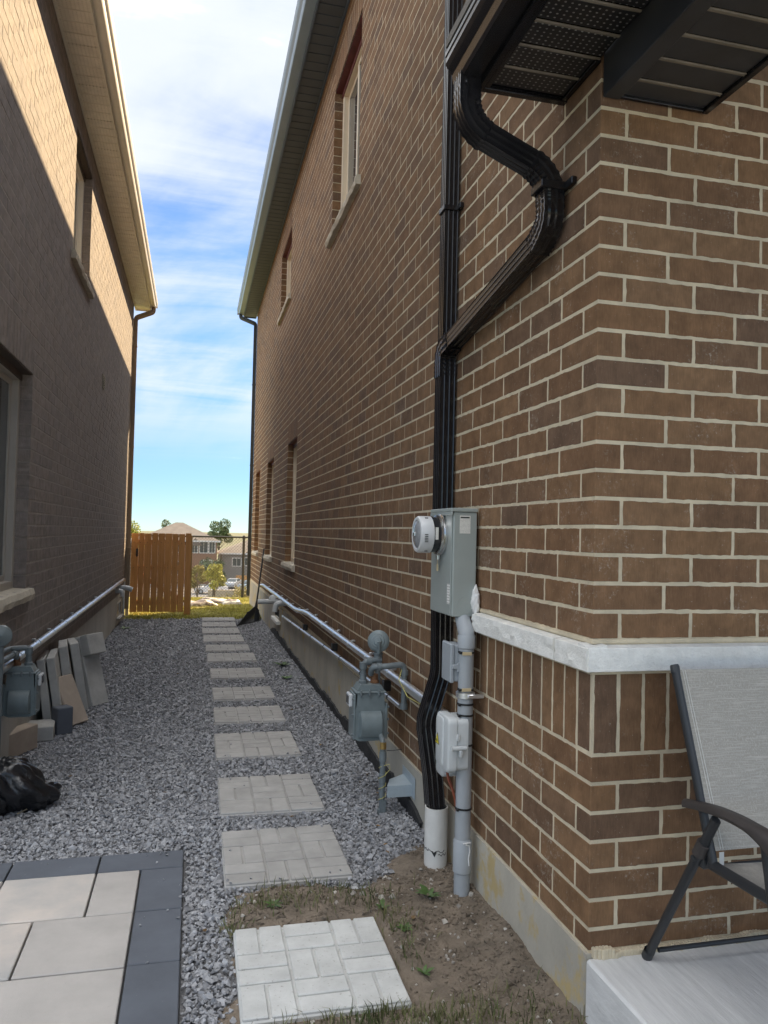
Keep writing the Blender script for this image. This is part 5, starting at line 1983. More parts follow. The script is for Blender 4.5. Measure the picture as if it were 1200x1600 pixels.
SEAT_B, SEAT_F = Vector((0, 1.885, 0.638)), Vector((0, 1.46, 0.655))
BT = Vector((0, 2.060, 1.168))
for sx, sg in ((xa_, -1), (xb_, 1)):
    X = Vector((sx, 0, 0))
    q = MB()
    obar(q, X + BT + Vector((0, 0.002, 0.004)), X + Vector((0, 1.868, 0.64)), 0.022, 0.032)
    q.lathe([(0.0, 0.006), (0.012, 0.004), (0.014, 0.0), (0.014, -0.02)], X + BT, (BT - SEAT_B), 12)
    q.build('back_rail', 'chair_frame', CH, 45)
    q = MB()
    obar(q, X + Vector((0.0, 1.885, 0.648)), X + Vector((0, 1.44, 0.662)), 0.022, 0.032)
    q.build('seat_rail', 'chair_frame', CH, 45)
    q = MB()
    obar(q, X + Vector((sg * 0.014, 1.845, 0.785)), X + Vector((sg * 0.014, 2.160, 0.252)), 0.024, 0.030)
    q.lathe([(0.0, -0.004), (0.015, -0.004), (0.017, 0.0), (0.017, 0.03)], X + Vector((sg * 0.014, 2.165, 0.2465)), (0, -0.5, 0.86), 12)
    q.build('rear_leg', 'chair_frame', CH, 45)
    q = MB()
    d_ = Vector((0, 0.315, -0.533)).normalized()
    c0 = X + Vector((sg * 0.014, 1.905, 0.684))
    q.tube([c0 - d_ * 0.022, c0 + d_ * 0.022], 0.020, 14)
    q.build('collar', 'chair_arm', CH, 40)
    q = MB()
    obar(q, X + Vector((sg * 0.006, 1.672, 0.812)), X + Vector((sg * 0.006, 1.565, 0.255)), 0.022, 0.030)
    q.lathe([(0.0, -0.004), (0.015, -0.004), (0.017, 0.0), (0.017, 0.03)], X + Vector((sg * 0.006, 1.564, 0.248)), (0, 0.2, 0.98), 12)
    q.build('front_leg', 'chair_frame', CH, 45)
    # moulded arm rest, bowed and widening
    q = MB()
    n = 16
    vs_, fs = [], []
    for i in range(n + 1):
        t = i / n
        y_ = 1.985 - 0.385 * t
        z_ = 0.788 + 0.030 * math.sin(t * pi * 0.85) + 0.006 * t - (0.10 * max(0, t - 0.86) ** 1.0)
        w_ = 0.013 + 0.012 * math.sin(min(1, t * 1.25) * pi * 0.5)
        h_ = 0.011 + (0.016 * max(0, (t - 0.72) / 0.28))
        xx = sx + sg * 0.012
        for a_, b_ in ((-1, -0.5), (-0.8, 0.35), (-0.35, 0.75), (0.35, 0.75), (0.8, 0.35), (1, -0.5), (0.8, -1.4), (-0.8, -1.4)):
            vs_.append((xx + a_ * w_, y_, z_ + b_ * h_))
    for i in range(n):
        for k_ in range(8):
            fs.append((i * 8 + k_, i * 8 + (k_ + 1) % 8, (i + 1) * 8 + (k_ + 1) % 8, (i + 1) * 8 + k_))
    fs += [tuple(range(8)), tuple(n * 8 + k_ for k_ in range(8))]
    q.add(vs_, fs)
    q.build('armrest', 'chair_arm', CH, 50)
    q = MB()
    q.lathe([(0, 0.008), (0.008, 0.006), (0.010, 0.0), (0.010, -0.02)], X + Vector((sg * 0.024, 1.925, 0.650)), (sg, 0, 0), 10)
    q.box(sx - 0.012, sx + 0.012, 1.900, 1.935, 0.625, 0.665, 0.004)
    q.build('hinge', 'chair_frame', CH)
q = MB()
q.tube([(xa_, 2.125, 0.285), (xb_, 2.125, 0.285)], 0.0075, 10)
q.build('rear_crossbar', 'chair_frame', CH, 45)
q = MB()
q.tube([(xa_, 1.888, 0.640), (xb_, 1.888, 0.640)], 0.0055, 10)
q.tube([(xa_, 1.45, 0.652), (xb_, 1.45, 0.652)], 0.009, 10)
q.build('seat_crossbar', 'chair_frame', CH, 45)
q = MB()
q.tube([(xa_, 1.60, 0.42), (xb_, 1.60, 0.42)], 0.0075, 10)
q.build('front_crossbar', 'chair_frame', CH, 45)


def sling(p0, p1, sag, name):
    nx_, ny_ = 24, 20
    vs_, fs = [], []
    nrm = (p1 - p0).cross(Vector((1, 0, 0))).normalized()
    for j_ in range(ny_ + 1):
        for i in range(nx_ + 1):
            u, v = i / nx_, j_ / ny_
            p = p0.lerp(p1, v) + Vector((xa_ + 0.004 + (xb_ - xa_ - 0.008) * u, 0, 0))
            p += nrm * (sag * math.sin(pi * u) ** 0.8 * (0.6 + 0.4 * math.sin(pi * v)))
            vs_.append(p)
    for j_ in range(ny_):
        for i in range(nx_):
            a = j_ * (nx_ + 1) + i
            fs.append((a, a + 1, a + nx_ + 2, a + nx_ + 1))
    mb = MB().add(vs_, fs)
    # a second skin 2 mm behind gives the cloth its thickness
    k_ = len(vs_)
    mb.add([v - nrm * 0.002 for v in vs_], [f[::-1] for f in fs])
    return mb.build(name, 'sling_fabric', CH, 60)


sling(Vector((0, 2.049, 1.160)), Vector((0, 1.868, 0.690)), -0.010, 'back_sling')
sling(Vector((0, 1.886, 0.648)), Vector((0, 1.455, 0.660)), -0.014, 'seat_sling')
q = MB()
for off in (0.018, 0.026):
    q.tube([Vector((xa_ + off, 2.049, 1.158)) + Vector((0, -0.0035, 0.001)), Vector((xa_ + off, 1.869, 0.694)) + Vector((0, -0.0035, 0.001))], 0.0009, 5)
q.build('stitching', 'far_white', CH)
q = MB()
q.box(xa_ + 0.012, xa_ + 0.026, 1.862, 1.864, 0.652, 0.688)
q.build('care_tag', 'far_white', CH)

# ================================================================== gate, fence and back lawn
GT = thing('wooden_gate', 'orange-stained cedar board gate closing the far end of the passage', 'gate', (-0.6, 14.5, 0.03))
wds = [0.128, 0.098, 0.128, 0.112, 0.118, 0.128, 0.112, 0.112]
x = -1.085
for i, w_ in enumerate(wds):
    jw = random.uniform(-.003, .003)
    MB().box(x, x + w_ - random.uniform(0.003, 0.008), 14.478 + jw, 14.497 + jw, 0.045 + random.uniform(-.004, .004), 1.468 + random.uniform(-.006, .006), 0.003).build('board', 'cedar', GT)
    x += w_
for z0, z1 in ((0.17, 0.26), (0.80, 0.89), (1.26, 1.35)):
    MB().box(-1.085, -0.155, 14.505, 14.545, z0, z1, 0.004).build('rail', 'cedar', GT)
M = Matrix.Translation((-0.62, 14.525, 0.53)) @ Matrix.Rotation(math.atan2(0.54, 0.84), 4, 'Y')
MB().box(-0.46, 0.46, -0.018, 0.018, -0.04, 0.04, 0.003, M).build('brace', 'cedar', GT)
for xx in (-1.04, -0.93, -0.81, -0.69, -0.57, -0.45, -0.32, -0.21):
    for zz in (0.21, 0.845, 1.30):
        q = MB()
        q.lathe([(0.0, 0.003), (0.005, 0.002), (0.006, 0.0)], (xx, 14.478, zz), (0, -1, 0), 8)
        q.build('nail', 'iron_black', GT)
q = MB()
q.prism([(0, 0.085), (0.018, 0.055), (0.018, -0.055), (0, -0.085), (-0.018, -0.055), (-0.018, 0.055)], lambda a, b, d: (-0.985 + a, d, 1.115 + b), 14.470, 14.477)
hd = q.build('handle', 'iron_black', GT)
q = MB()
q.tube(dense([(-0.985, 14.470, 1.16), (-0.985, 14.435, 1.15), (-0.985, 14.435, 1.07), (-0.985, 14.470, 1.06)], r=0.02), 0.006, 8)
q.build('grip', 'iron_black', hd, 50)
for zz in (0.24, 1.30):
    q = MB()
    q.box(-0.26, -0.06, 14.546, 14.552, zz - 0.02, zz + 0.02, 0.002)
    q.build('hinge', 'iron_black', GT)
PT = thing('gate_post', 'cedar post on the right of the gate, its side lit by the sun', 'post', (-0.085, 14.5, 0))
MB().box(-0.142, -0.040, 14.465, 14.490, -0.05, 1.480, 0.004).build('face_board', 'cedar', PT)
MB().box(-0.135, -0.045, 14.4905, 14.580, -0.05, 1.472, 0.004).build('post', 'cedar_pale', PT)
MB().box(-0.044, -0.020, 14.500, 14.605, 0.0, 1.440, 0.004).build('side_board', 'cedar_pale', PT)
q = MB()
q.box(-1.155, -1.100, 14.44, 14.53, -0.04, 0.42, 0.004)
q.box(-1.148, -1.105, 14.45, 14.52, 0.42, 1.35, 0.004)
tag(q.build('gate_post', 'timber_grey'), 'short pale timber post between the left wall and the gate', 'post')

# lawn behind the gate
nx, ny = 60, 70
gx, gy = np.meshgrid(np.linspace(-7, 9, nx), np.linspace(13.85, 19.75, ny))
gz = -0.012 - 0.125 * np.clip((gy - 15.5) / 4.2, 0, 1) + 0.02 * (vnoise(gx * 2, gy * 2, 71) - 0.5)
gz = np.where(gy < 14.0, gz - 0.02, gz)
I = np.arange(nx * ny).reshape(ny, nx)
Fq = np.stack([I[:-1, :-1].ravel(), I[:-1, 1:].ravel(), I[1:, 1:].ravel(), I[1:, :-1].ravel()], 1)
lawn = np_mesh('lawn', np.stack([gx.ravel(), gy.ravel(), gz.ravel()], 1), Fq, 'turf', smooth=True)
kind(lawn, 'structure')


def blades(name, px, py, pz, h, w, lean, mat, rng, parent=None):
    n = len(px)
    a = rng.uniform(0, 2 * pi, n)
    l_ = rng.uniform(0.1, 1.0, n) * lean
    b = rng.uniform(0, 2 * pi, n)
    h = h * rng.uniform(0.45, 1.25, n)
    ca, sa = np.cos(a) * w / 2, np.sin(a) * w / 2
    dx, dy = np.cos(b) * l_ * h, np.sin(b) * l_ * h
    V = np.empty((n, 5, 3))
    V[:, 0] = np.stack([px - ca, py - sa, pz], 1)
    V[:, 1] = np.stack([px + ca, py + sa, pz], 1)
    V[:, 2] = np.stack([px + ca * 0.8 + dx * 0.35, py + sa * 0.8 + dy * 0.35, pz + h * 0.6], 1)
    V[:, 3] = np.stack([px - ca * 0.8 + dx * 0.35, py - sa * 0.8 + dy * 0.35, pz + h * 0.6], 1)
    V[:, 4] = np.stack([px + dx, py + dy, pz + h * np.sqrt(np.maximum(0.1, 1 - (l_ * 0.8) ** 2))], 1)
    k_ = (np.arange(n) * 5)[:, None, None]
    T3 = np.array([(0, 1, 2), (0, 2, 3), (3, 2, 4)])[None]
    return np_mesh(name, V.reshape(-1, 3), (T3 + k_).reshape(-1, 3), mat, parent)


m = 26000
a, b = RNG.uniform(-1.1, 1.9, m), 13.9 + 5.7 * RNG.uniform(0, 1, m) ** 1.3
ok = ~((b < 14.0) & (RNG.uniform(0, 1, m) < 0.3)) & ~((a > 0.15) & (a < 0.76) & (b < 13.98))
a, b = a[ok], b[ok]
kind(tag(blades('grass', a, b, -0.03 - 0.125 * np.clip((b - 15.5) / 4.2, 0, 1), 0.05, 0.010, 0.6, 'grass_blade', RNG), 'short sunlit yellow-green lawn grass behind the gate', 'grass'), 'stuff')
# rough grass and weeds by the near stepping stone
G = []
for cx_, cy_, sx_, sy_, n_ in ((0.62, 2.42, 0.10, 0.03, 200), (0.40, 2.42, 0.10, 0.025, 40), (0.86, 2.36, 0.10, 0.05, 200), (0.70, 2.30, 0.16, 0.05, 150), (0.50, 3.22, 0.13, 0.05, 110), (0.30, 3.22, 0.06, 0.05, 70),
                               (0.175, 3.06, 0.03, 0.04, 110), (0.47, 3.39, 0.12, 0.03, 60), (0.80, 2.93, 0.06, 0.05, 50), (0.80, 2.72, 0.03, 0.03, 36), (0.82, 3.06, 0.05, 0.04, 60), (0.74, 3.22, 0.10, 0.06, 70), (1.05, 2.2, 0.12, 0.1, 200)):
    G.append(np.stack([RNG.normal(cx_, sx_, n_), RNG.normal(cy_, sy_, n_)], 1))
G = np.concatenate(G)
ok = ~((G[:, 0] > 0.19) & (G[:, 0] < 0.75) & (G[:, 1] > 2.47) & (G[:, 1] < 3.05))
G = G[ok]
kind(tag(blades('grass', G[:, 0], G[:, 1], dirt_z(G[:, 0], G[:, 1]) - 0.004, 0.055, 0.0042, 0.95, 'grass_green', RNG), 'sparse green grass sprouting round the near stepping stone', 'grass'), 'stuff')


def weed(x, y, n, ln, label, up=0.55):
    q = MB()
    z0 = float(dirt_z(np.array([x]), np.array([y]))[0]) if dirt_depth(np.array([x]), np.array([y]))[0] > 0 else -0.015
    for i in range(n):
        a = 2 * pi * i / n + random.uniform(-.3, .3)
        L_ = ln * random.uniform(0.7, 1.15)
        e = random.uniform(up * 0.6, up * 1.3)
        vs_, fs = [], []
        for k_ in range(6):
            t = k_ / 5
            r_ = L_ * t * math.cos(e * (1 - 0.5 * t))
            z = z0 + L_ * t * math.sin(e) * (1 - 0.45 * t)
            w_ = 0.16 * L_ * (math.sin(pi * min(1, t * 0.92 + 0.06)) ** 0.7) * (1 + 0.25 * (k_ % 2))
            for sd in (-1, 0, 1):
                vs_.append((x + math.cos(a) * r_ - math.sin(a) * w_ * sd, y + math.sin(a) * r_ + math.cos(a) * w_ * sd, z + (0.12 * w_ if sd else 0)))
        for k_ in range(5):
            for c_ in range(2):
                fs.append((k_ * 3 + c_, k_ * 3 + c_ + 1, (k_ + 1) * 3 + c_ + 1, (k_ + 1) * 3 + c_))
        q.add(vs_, fs)
    return tag(q.build('weed', 'weed_leaf', None, 60), label, 'weed', 'weeds in the soil')


weed(1.015, 3.145, 7, 0.070, 'bright green dandelion rosette beside the grey conduit foot', 0.8)
weed(0.80, 3.11, 5, 0.050, 'small dandelion growing right of the pale stepping stone corner', 0.6)
weed(0.845, 2.92, 7, 0.042, 'low spreading weed in the soil, middle of the bare patch')
weed(0.83, 2.62, 5, 0.045, 'tiny upright weed near the right edge of the pale stepping stone', 1.0)
weed(0.36, 3.20, 7, 0.05, 'flat weed in the soil between the first two stepping stones', 0.4)
weed(-1.0, 12.5, 8, 0.12, 'weed in the gravel at the foot of the left wall')
weed(1.05, 9.0, 9, 0.13, 'weed in the gravel at the foot of the right wall, halfway along')
weed(1.00, 8.2, 8, 0.10, 'small weed in the gravel nearest along the right wall')

# chain-link fence
CF = thing('chain_link_fence', 'black chain-link fence at the back of the lawn', 'fence', (0, 19.5, -0.08))
ZF0, ZF1 = -0.12, 1.385
for px_ in (-4.8, -1.8, 1.22, 4.2):
    q = MB()
    q.tube([(px_, 19.5, -0.3), (px_, 19.5, ZF1 + 0.01)], 0.032, 14)
    q.lathe([(0.036, 0), (0.036, 0.02), (0.02, 0.045), (0.0, 0.05)], (px_, 19.5, ZF1), (0, 0, 1), 14)
    q.build('post', 'iron_black', CF, 40)
q = MB()
q.tube([(-6, 19.5, ZF1), (5.5, 19.5, ZF1)], 0.022, 12)
q.build('top_rail', 'iron_black', CF, 40)
V, Fq = [], []
hgt = ZF1 - ZF0
st = 0.075
t_ = 0.0042
for sgn in (-1, 1):
    for x in np.arange(-2.6 - (hgt if sgn > 0 else 0), 3.0 + (hgt if sgn < 0 else 0), st):
        xb, xt = x, x + sgn * hgt
        z0_, z1_ = ZF0, ZF1
        if max(xb, xt) < -2.6 or min(xb, xt) > 3.0:
            continue
        k_ = len(V)
        for zz, xx in ((z0_, xb), (z1_, xt)):
            V += [(xx - t_, 19.5 + sgn * 0.003, zz), (xx, 19.5 + sgn * 0.003 - t_, zz), (xx + t_, 19.5 + sgn * 0.003, zz)]
        Fq += [(k_, k_ + 1, k_ + 4, k_ + 3), (k_ + 1, k_ + 2, k_ + 5, k_ + 4), (k_ + 2, k_, k_ + 3, k_ + 5)]
np_mesh('wire_mesh', np.array(V), np.array(Fq), 'iron_black', CF)

# soil bags on the lawn
def soil_bag(x, y, rot, L_, W_, label, seed):
    nx_, ny_ = 18, 14
    vs_, fs = [], []
    M = Matrix.Translation((x, y, -0.02 - 0.125 * min(1, max(0, (y - 15.5) / 4.2)))) @ Matrix.Rotation(rot, 4, 'Z')
    for layer in (1, 0):
        for j_ in range(ny_ + 1):
            for i in range(nx_ + 1):
                u, v = i / nx_ * 2 - 1, j_ / ny_ * 2 - 1
                f_ = max(0, (1 - abs(u) ** 2.6)) ** 0.5 * max(0, (1 - abs(v) ** 2.6)) ** 0.5
                h = 0.11 * f_ * (0.6 + 0.8 * float(vnoise(u * 2 + seed, v * 2, 81))) + 0.012
                if layer == 0:
                    h = 0.0
                vs_.append(M @ Vector((u * L_ / 2, v * W_ / 2 + 0.03 * float(vnoise(u * 3, seed, 82)), h)))
    n = (nx_ + 1) * (ny_ + 1)
    for j_ in range(ny_):
        for i in range(nx_):
            a = j_ * (nx_ + 1) + i
            fs.append((a, a + 1, a + nx_ + 2, a + nx_ + 1))
            fs.append((n + a, n + a + nx_ + 1, n + a + nx_ + 2, n + a + 1))
    for i in range(nx_):
        fs += [(i, n + i, n + i + 1, i + 1)]
        a = ny_ * (nx_ + 1) + i
        fs += [(a, a + 1, n + a + 1, n + a)]
    for j_ in range(ny_):
        a = j_ * (nx_ + 1)
        fs += [(a, a + nx_ + 1, n + a + nx_ + 1, n + a)]
        a += nx_
        fs += [(a, n + a, n + a + nx_ + 1, a + nx_ + 1)]
    o = MB().add(vs_, fs).build('soil_bag', 'bag_white', None, 60)
    return tag(o, label, 'bag', 'torn soil bags on the lawn')


soil_bag(0.14, 16.5, 0.5, 0.75, 0.42, 'torn white and brown soil bag on the lawn, next to the gate post', 1.3)
soil_bag(0.46, 17.4, -0.1, 0.70, 0.45, 'torn white and brown soil bag, middle of three on the lawn', 4.1)
soil_bag(0.84, 17.0, 0.15, 0.42, 0.34, 'small torn white soil bag, rightmost on the lawn', 7.7)

# rake leaning against the far end of the right wall
RK = thing('rake', 'black leaf rake standing on its fan head against the right wall', 'rake', (0.95, 13.2, 0))
neck, tip = Vector((1.085, 13.35, 0.36)), Vector((1.205, 13.62, 1.24))
q = MB()
q.tube([neck - (tip - neck) * 0.10, tip], 0.014, 10)
q.build('handle', 'iron_black', RK, 40)
A, B = Vector((0.74, 12.75, 0.015)), Vector((1.17, 13.45, 0.02))
hd = MB()
hd.tube([neck - (tip - neck) * 0.02, neck - (tip - neck) * 0.14], [0.018, 0.03], 10)
ho = hd.build('socket', 'iron_black', RK, 40)
for i in range(22):
    t = i / 21
    e = A.lerp(B, t)
    e.z = 0.012
    n0 = neck - (tip - neck) * 0.10
    mid = n0.lerp(e, 0.5) + Vector((0, 0, 0.03))
    q = MB()
    q.sweep([(-0.009, -0.002), (0.009, -0.002), (0.009, 0.002), (-0.009, 0.002)], [n0, mid, e, e + Vector((-0.02, -0.02, -0.01))])
    q.build('tine', 'rubber_black', RK)
q = MB()
q.sweep([(-0.012, -0.003), (0.012, -0.003), (0.012, 0.003), (-0.012, 0.003)], [neck.lerp(A, 0.55) + Vector((0, 0, 0.012)), neck.lerp(A.lerp(B, 0.5), 0.55) + Vector((0, 0, 0.02)), neck.lerp(B, 0.55) + Vector((0, 0, 0.012))])
q.build('spreader', 'rubber_black', RK)


# ================================================================== things along the left wall
def slab_thing(name, label, cat, M, sx, sy, sz, mat, c=0.006, group='spare paving slabs by the left wall'):
    o = MB().box(-sx / 2, sx / 2, -sy / 2, sy / 2, 0, sz, c).build(name, mat)
    o.matrix_world = M
    return tag(o, label, cat, group)


def lean(x, y, z, yaw, tilt, roll=0.0):
    return Matrix.Translation((x, y, z)) @ Matrix.Rotation(yaw, 4, 'Z') @ Matrix.Rotation(tilt, 4, 'Y') @ Matrix.Rotation(roll, 4, 'X')


# local: x thickness, y width, z height; leaning towards -X
slab_thing('paving_slab', 'upright grey paving slab closest to the left wall in the leaning stack', 'slab', lean(-1.065, 6.62, -0.02, 0.10, -0.14), 0.06, 0.50, 0.55, 'paver_stack')
slab_thing('paving_slab', 'second grey paving slab leaning in the stack by the left wall', 'slab', lean(-0.985, 6.64, -0.02, 0.10, -0.16), 0.06, 0.50, 0.56, 'paver_stack')
slab_thing('paving_slab', 'third grey paving slab in the stack, taller and behind the tan one', 'slab', lean(-0.965, 7.00, -0.02, 0.16, -0.15), 0.07, 0.42, 0.59, 'paver_stack')
slab_thing('paving_slab', 'outermost grey slab of the leaning stack, next to the coping stone', 'slab', lean(-0.900, 7.16, -0.02, 0.22, -0.17), 0.07, 0.36, 0.59, 'paver_stack')
CP = thing('coping_stone', 'long pale grey coping stone leaning by the left wall with a lip on top', 'slab', (-0.80, 7.22, 0))
Mc = lean(-0.775, 7.20, -0.015, -0.62, -0.30)
MB().box(-0.035, 0.035, -0.10, 0.10, 0, 0.62, 0.006, Mc).build('slab', 'paver_stack', CP)
MB().box(0.0355, 0.125, -0.10, 0.10, 0.44, 0.62, 0.006, Mc).build('lip', 'paver_stack', CP)
slab_thing('paving_slab', 'tan paving slab leaning at an angle in front of the grey stack', 'slab', lean(-0.850, 6.50, -0.01, -0.55, -0.46), 0.07, 0.20, 0.40, 'paver_tan')
slab_thing('paving_block', 'small dark grey block standing in front of the tan leaning slab', 'block', Matrix.Translation((-0.930, 6.27, -0.015)) @ Matrix.Rotation(0.6, 4, 'Z'), 0.12, 0.11, 0.20, 'paver_dark')
slab_thing('paving_block', 'flat grey-brown block lying on the gravel before the leaning slabs', 'block', Matrix.Translation((-1.075, 6.16, -0.015)) @ Matrix.Rotation(0.10, 4, 'Z'), 0.22, 0.24, 0.105, 'paver_stack')
slab_thing('paving_block', 'tan block at the left edge of the photo, below the gas meter', 'block', Matrix.Translation((-1.155, 5.72, -0.015)) @ Matrix.Rotation(-0.42, 4, 'Z'), 0.10, 0.40, 0.17, 'paver_tan')

# black rubbish bag
bm = bmesh.new()
bmesh.ops.create_icosphere(bm, subdivisions=5, radius=1.0)
for v in bm.verts:
    c = v.co.copy()
    th = math.atan2(c.y, c.x)
    n_ = 1 + 0.30 * (float(vnoise(c.x * 2.0 + 3, c.y * 2.0 + c.z * 2.1, 91)) - 0.5) + 0.10 * (float(vnoise(c.x * 6 + c.z * 4, c.y * 6 + 7, 92)) - 0.5)
    fold = abs(math.sin(th * 7 + 3.5 * c.z + 2.0 * float(vnoise(c.x * 3, c.z * 3 + c.y, 93))))
    n_ -= 0.10 * fold ** 4
    spike = max(0, (c.normalized().dot(Vector((0.88, 0.1, -0.46)).normalized()) - 0.86)) * 2.6
    v.co = Vector((c.x * 0.25 * (n_ + spike), c.y * 0.24 * n_, max(-0.020, 0.115 + c.z * 0.165 * n_)))
me = bpy.data.meshes.new('rubbish_bag')
bm.to_mesh(me)
bm.free()
me.materials.append(MATS['bag_black'])
for p in me.polygons:
    p.use_smooth = True
o = link('rubbish_bag', me)
o.location = (-1.02, 4.62, 0)
tag(o, 'crumpled black plastic rubbish bag on the gravel at the left edge', 'rubbish bag')
bm = bmesh.new()
bmesh.ops.create_icosphere(bm, subdivisions=4, radius=1.0)
for v in bm.verts:
    c = v.co.copy()
    n_ = 1 + 0.5 * (float(vnoise(c.x * 2.4 + 1, c.y * 2.4 + c.z * 2, 95)) - 0.5)
    n_ -= 0.14 * abs(math.sin(c.x * 5 + c.y * 6 + 2 * float(vnoise(c.x * 4, c.z * 4, 96)))) ** 3
    v.co = Vector((c.x * 0.17 * n_, c.y * 0.12 * n_, max(-0.02, 0.045 + c.z * 0.085 * n_)))
me = bpy.data.meshes.new('bag_flap')
bm.to_mesh(me)
bm.free()
me.materials.append(MATS['bag_black'])
for p in me.polygons:
    p.use_smooth = True
f_ = link('loose_end', me, o)
f_.location = (0.155, 0.03, 0.0)
f_.rotation_euler = (0, 0, 0.2)
q = MB()
q.tube([(-0.875, 4.50, 0.005), (-0.82, 4.58, 0.010), (-0.755, 4.66, 0.012)], 0.0035, 6)
tag(q.build('stick', 'wood_stick', None, 40), 'thin pale twig beside the black rubbish bag', 'stick')
q = MB()
rk_pts = np.array([(-1.03, 5.22, 0.0), (-0.97, 5.18, 0.0), (-1.06, 5.12, 0.0)])
for (a, b, c), s_, nm in zip(rk_pts, (0.085, 0.06, 0.055), ('largest', 'middle', 'smallest')):
    o = chips('stone', np.array([[a, b, c]]), np.array([s_ * 1.6]), 'pebble', RNG, k=22)
    tag(o, 'tan loose stone on the gravel behind the rubbish bag, %s of three' % nm, 'stone', 'loose stones by the bag')

# a few dry leaves and bits of litter blown onto the gravel and soil
m = 46
a, b = RNG.uniform(-1.05, 1.15, m), 1.9 + 9.5 * RNG.uniform(0, 1, m) ** 1.5
a = np.where(RNG.uniform(0, 1, m) < 0.55, 1.15 - np.abs(RNG.normal(0, 0.18, m)), a)
ok = ~((a < 0.03) & (b < 3.9))
for sx0, sx1, sy0, sy1 in STEPS:
    ok &= ~((a > sx0 - 0.03) & (a < sx1 + 0.03) & (b > sy0 - 0.03) & (b < sy1 + 0.03))
a, b = a[ok], b[ok]
V, Fq = [], []
for x, y in zip(a, b):
    z = float(dirt_z(np.array([x]), np.array([y]))[0]) + 0.004 if dirt_depth(np.array([x]), np.array([y]))[0] > 0 else 0.002
    r_ = random.uniform(0.010, 0.022)
    th = random.uniform(0, 2 * pi)
    k_ = len(V)
    for px_, py_, pz_ in ((-1, 0, 0.25), (-0.3, 0.45, 0.5), (0.5, 0.35, 0.3), (1, 0, 0.55), (0.5, -0.35, 0.35), (-0.3, -0.45, 0.45), (0.05, 0, 0.0)):
        V.append((x + r_ * (px_ * math.cos(th) - py_ * math.sin(th)), y + r_ * (px_ * math.sin(th) + py_ * math.cos(th)), z + r_ * pz_ * random.uniform(0.6, 1.2)))
    for i in range(6):
        Fq.append((k_ + i, k_ + (i + 1) % 6, k_ + 6))
kind(tag(np_mesh('fallen_leaves', np.array(V), np.array(Fq), 'dry_leaf'), 'a few dry curled leaves scattered over gravel and soil', 'leaves'), 'stuff')

# ================================================================== beyond the fence
def far_house(label, x0, x1, y0, y1, z0, ze, slope, wall_mat, roof_mat, wins, over=0.5, ridge_x=True, gables=()):
    r = thing('far_house', label, 'house', ((x0 + x1) / 2, (y0 + y1) / 2, z0))
    MB().box(x0, x1, y0, y1, z0, ze).build('wall', wall_mat, r)
    xa, xb, ya, yb = x0 - over, x1 + over, y0 - over, y1 + over
    w, d = xb - xa, yb - ya
    h = slope * min(w, d) / 2
    if w >= d:
        rid = [(xa + d / 2, (ya + yb) / 2), (xb - d / 2, (ya + yb) / 2)]
    else:
        rid = [((xa + xb) / 2, ya + w / 2), ((xa + xb) / 2, yb - w / 2)]
    V = [(xa, ya, ze), (xb, ya, ze), (xb, yb, ze), (xa, yb, ze), (rid[0][0], rid[0][1], ze + h), (rid[1][0], rid[1][1], ze + h)]
    Fs = [(0, 1, 5, 4), (1, 2, 5), (2, 3, 4, 5), (3, 0, 4)] if w >= d else [(0, 1, 4), (1, 2, 5, 4), (2, 3, 5), (3, 0, 4, 5)]
    Fs += [(0, 3, 2, 1)]
    ro = MB().add(V, Fs).build('roof', roof_mat, r)
    for g0, g1, gz, gh in gables:
        MB().add([(g0, y0 - 0.5, gz), (g1, y0 - 0.5, gz), ((g0 + g1) / 2, y0 - 0.5, gz + gh), (g0, y0 + 4, gz), (g1, y0 + 4, gz), ((g0 + g1) / 2, y0 + 4, gz + gh)],
                 [(0, 1, 2), (3, 5, 4), (0, 2, 5, 3), (1, 4, 5, 2), (0, 3, 4, 1)]).build('gable', roof_mat, r)
    q = MB()
    q.box(xa, xb, ya - 0.03, ya - 0.001, ze - 0.22, ze + 0.02)
    q.box(xa - 0.03, xa - 0.001, ya, yb, ze - 0.22, ze + 0.02)
    q.build('fascia', 'far_white', ro)
    for wx, wz, ww, wh in wins:
        f = MB()
        f.box(wx - 0.14, wx + ww + 0.14, y0 - 0.06, y0 - 0.002, wz - 0.14, wz + wh + 0.14)
        fo = f.build('window', 'far_white', r)
        g = MB()
        g.box(wx, wx + ww / 2 - 0.03, y0 - 0.09, y0 - 0.062, wz, wz + wh)
        g.box(wx + ww / 2 + 0.03, wx + ww, y0 - 0.09, y0 - 0.062, wz, wz + wh)
        g.build('pane', 'far_glass', fo)
    return r


far_house('brick house beyond the fence, its brown roof rising behind the gate post', -8.5, 3.7, 127, 138, -7.3, -0.2, 0.48, 'far_brick', 'far_roof_tan',
          [(-0.3, -2.1, 0.9, 1.6), (1.0, -2.1, 1.2, 1.7), (2.5, -2.1, 0.8, 1.7), (1.4, -5.6, 1.5, 2.2), (-3.5, -2.1, 1.5, 1.6), (-3.5, -5.6, 1.8, 2.0)], gables=[(-0.9, 1.4, -1.0, 1.2)])
far_house('grey two-tone house with tan garage door, right of the brick one', 4.6, 16.0, 130, 141, -7.2, -2.2, 0.42, 'far_siding', 'far_roof_tan',
          [(6.4, -4.3, 1.3, 1.2), (8.4, -4.2, 0.9, 1.2), (12.6, -4.3, 1.4, 1.2)], gables=[(8.2, 13.0, -2.4, 2.3)])
q = MB()
q.box(9.4, 11.2, 129.85, 129.99, -5.6, -3.4)
for z_ in (-5.05, -4.5, -3.95):
    q.box(9.4, 11.2, 129.82, 129.849, z_ - 0.03, z_ + 0.03)
tag(q.build('garage_door', 'far_cream'), 'cream panel door on the grey house beyond the fence', 'door')
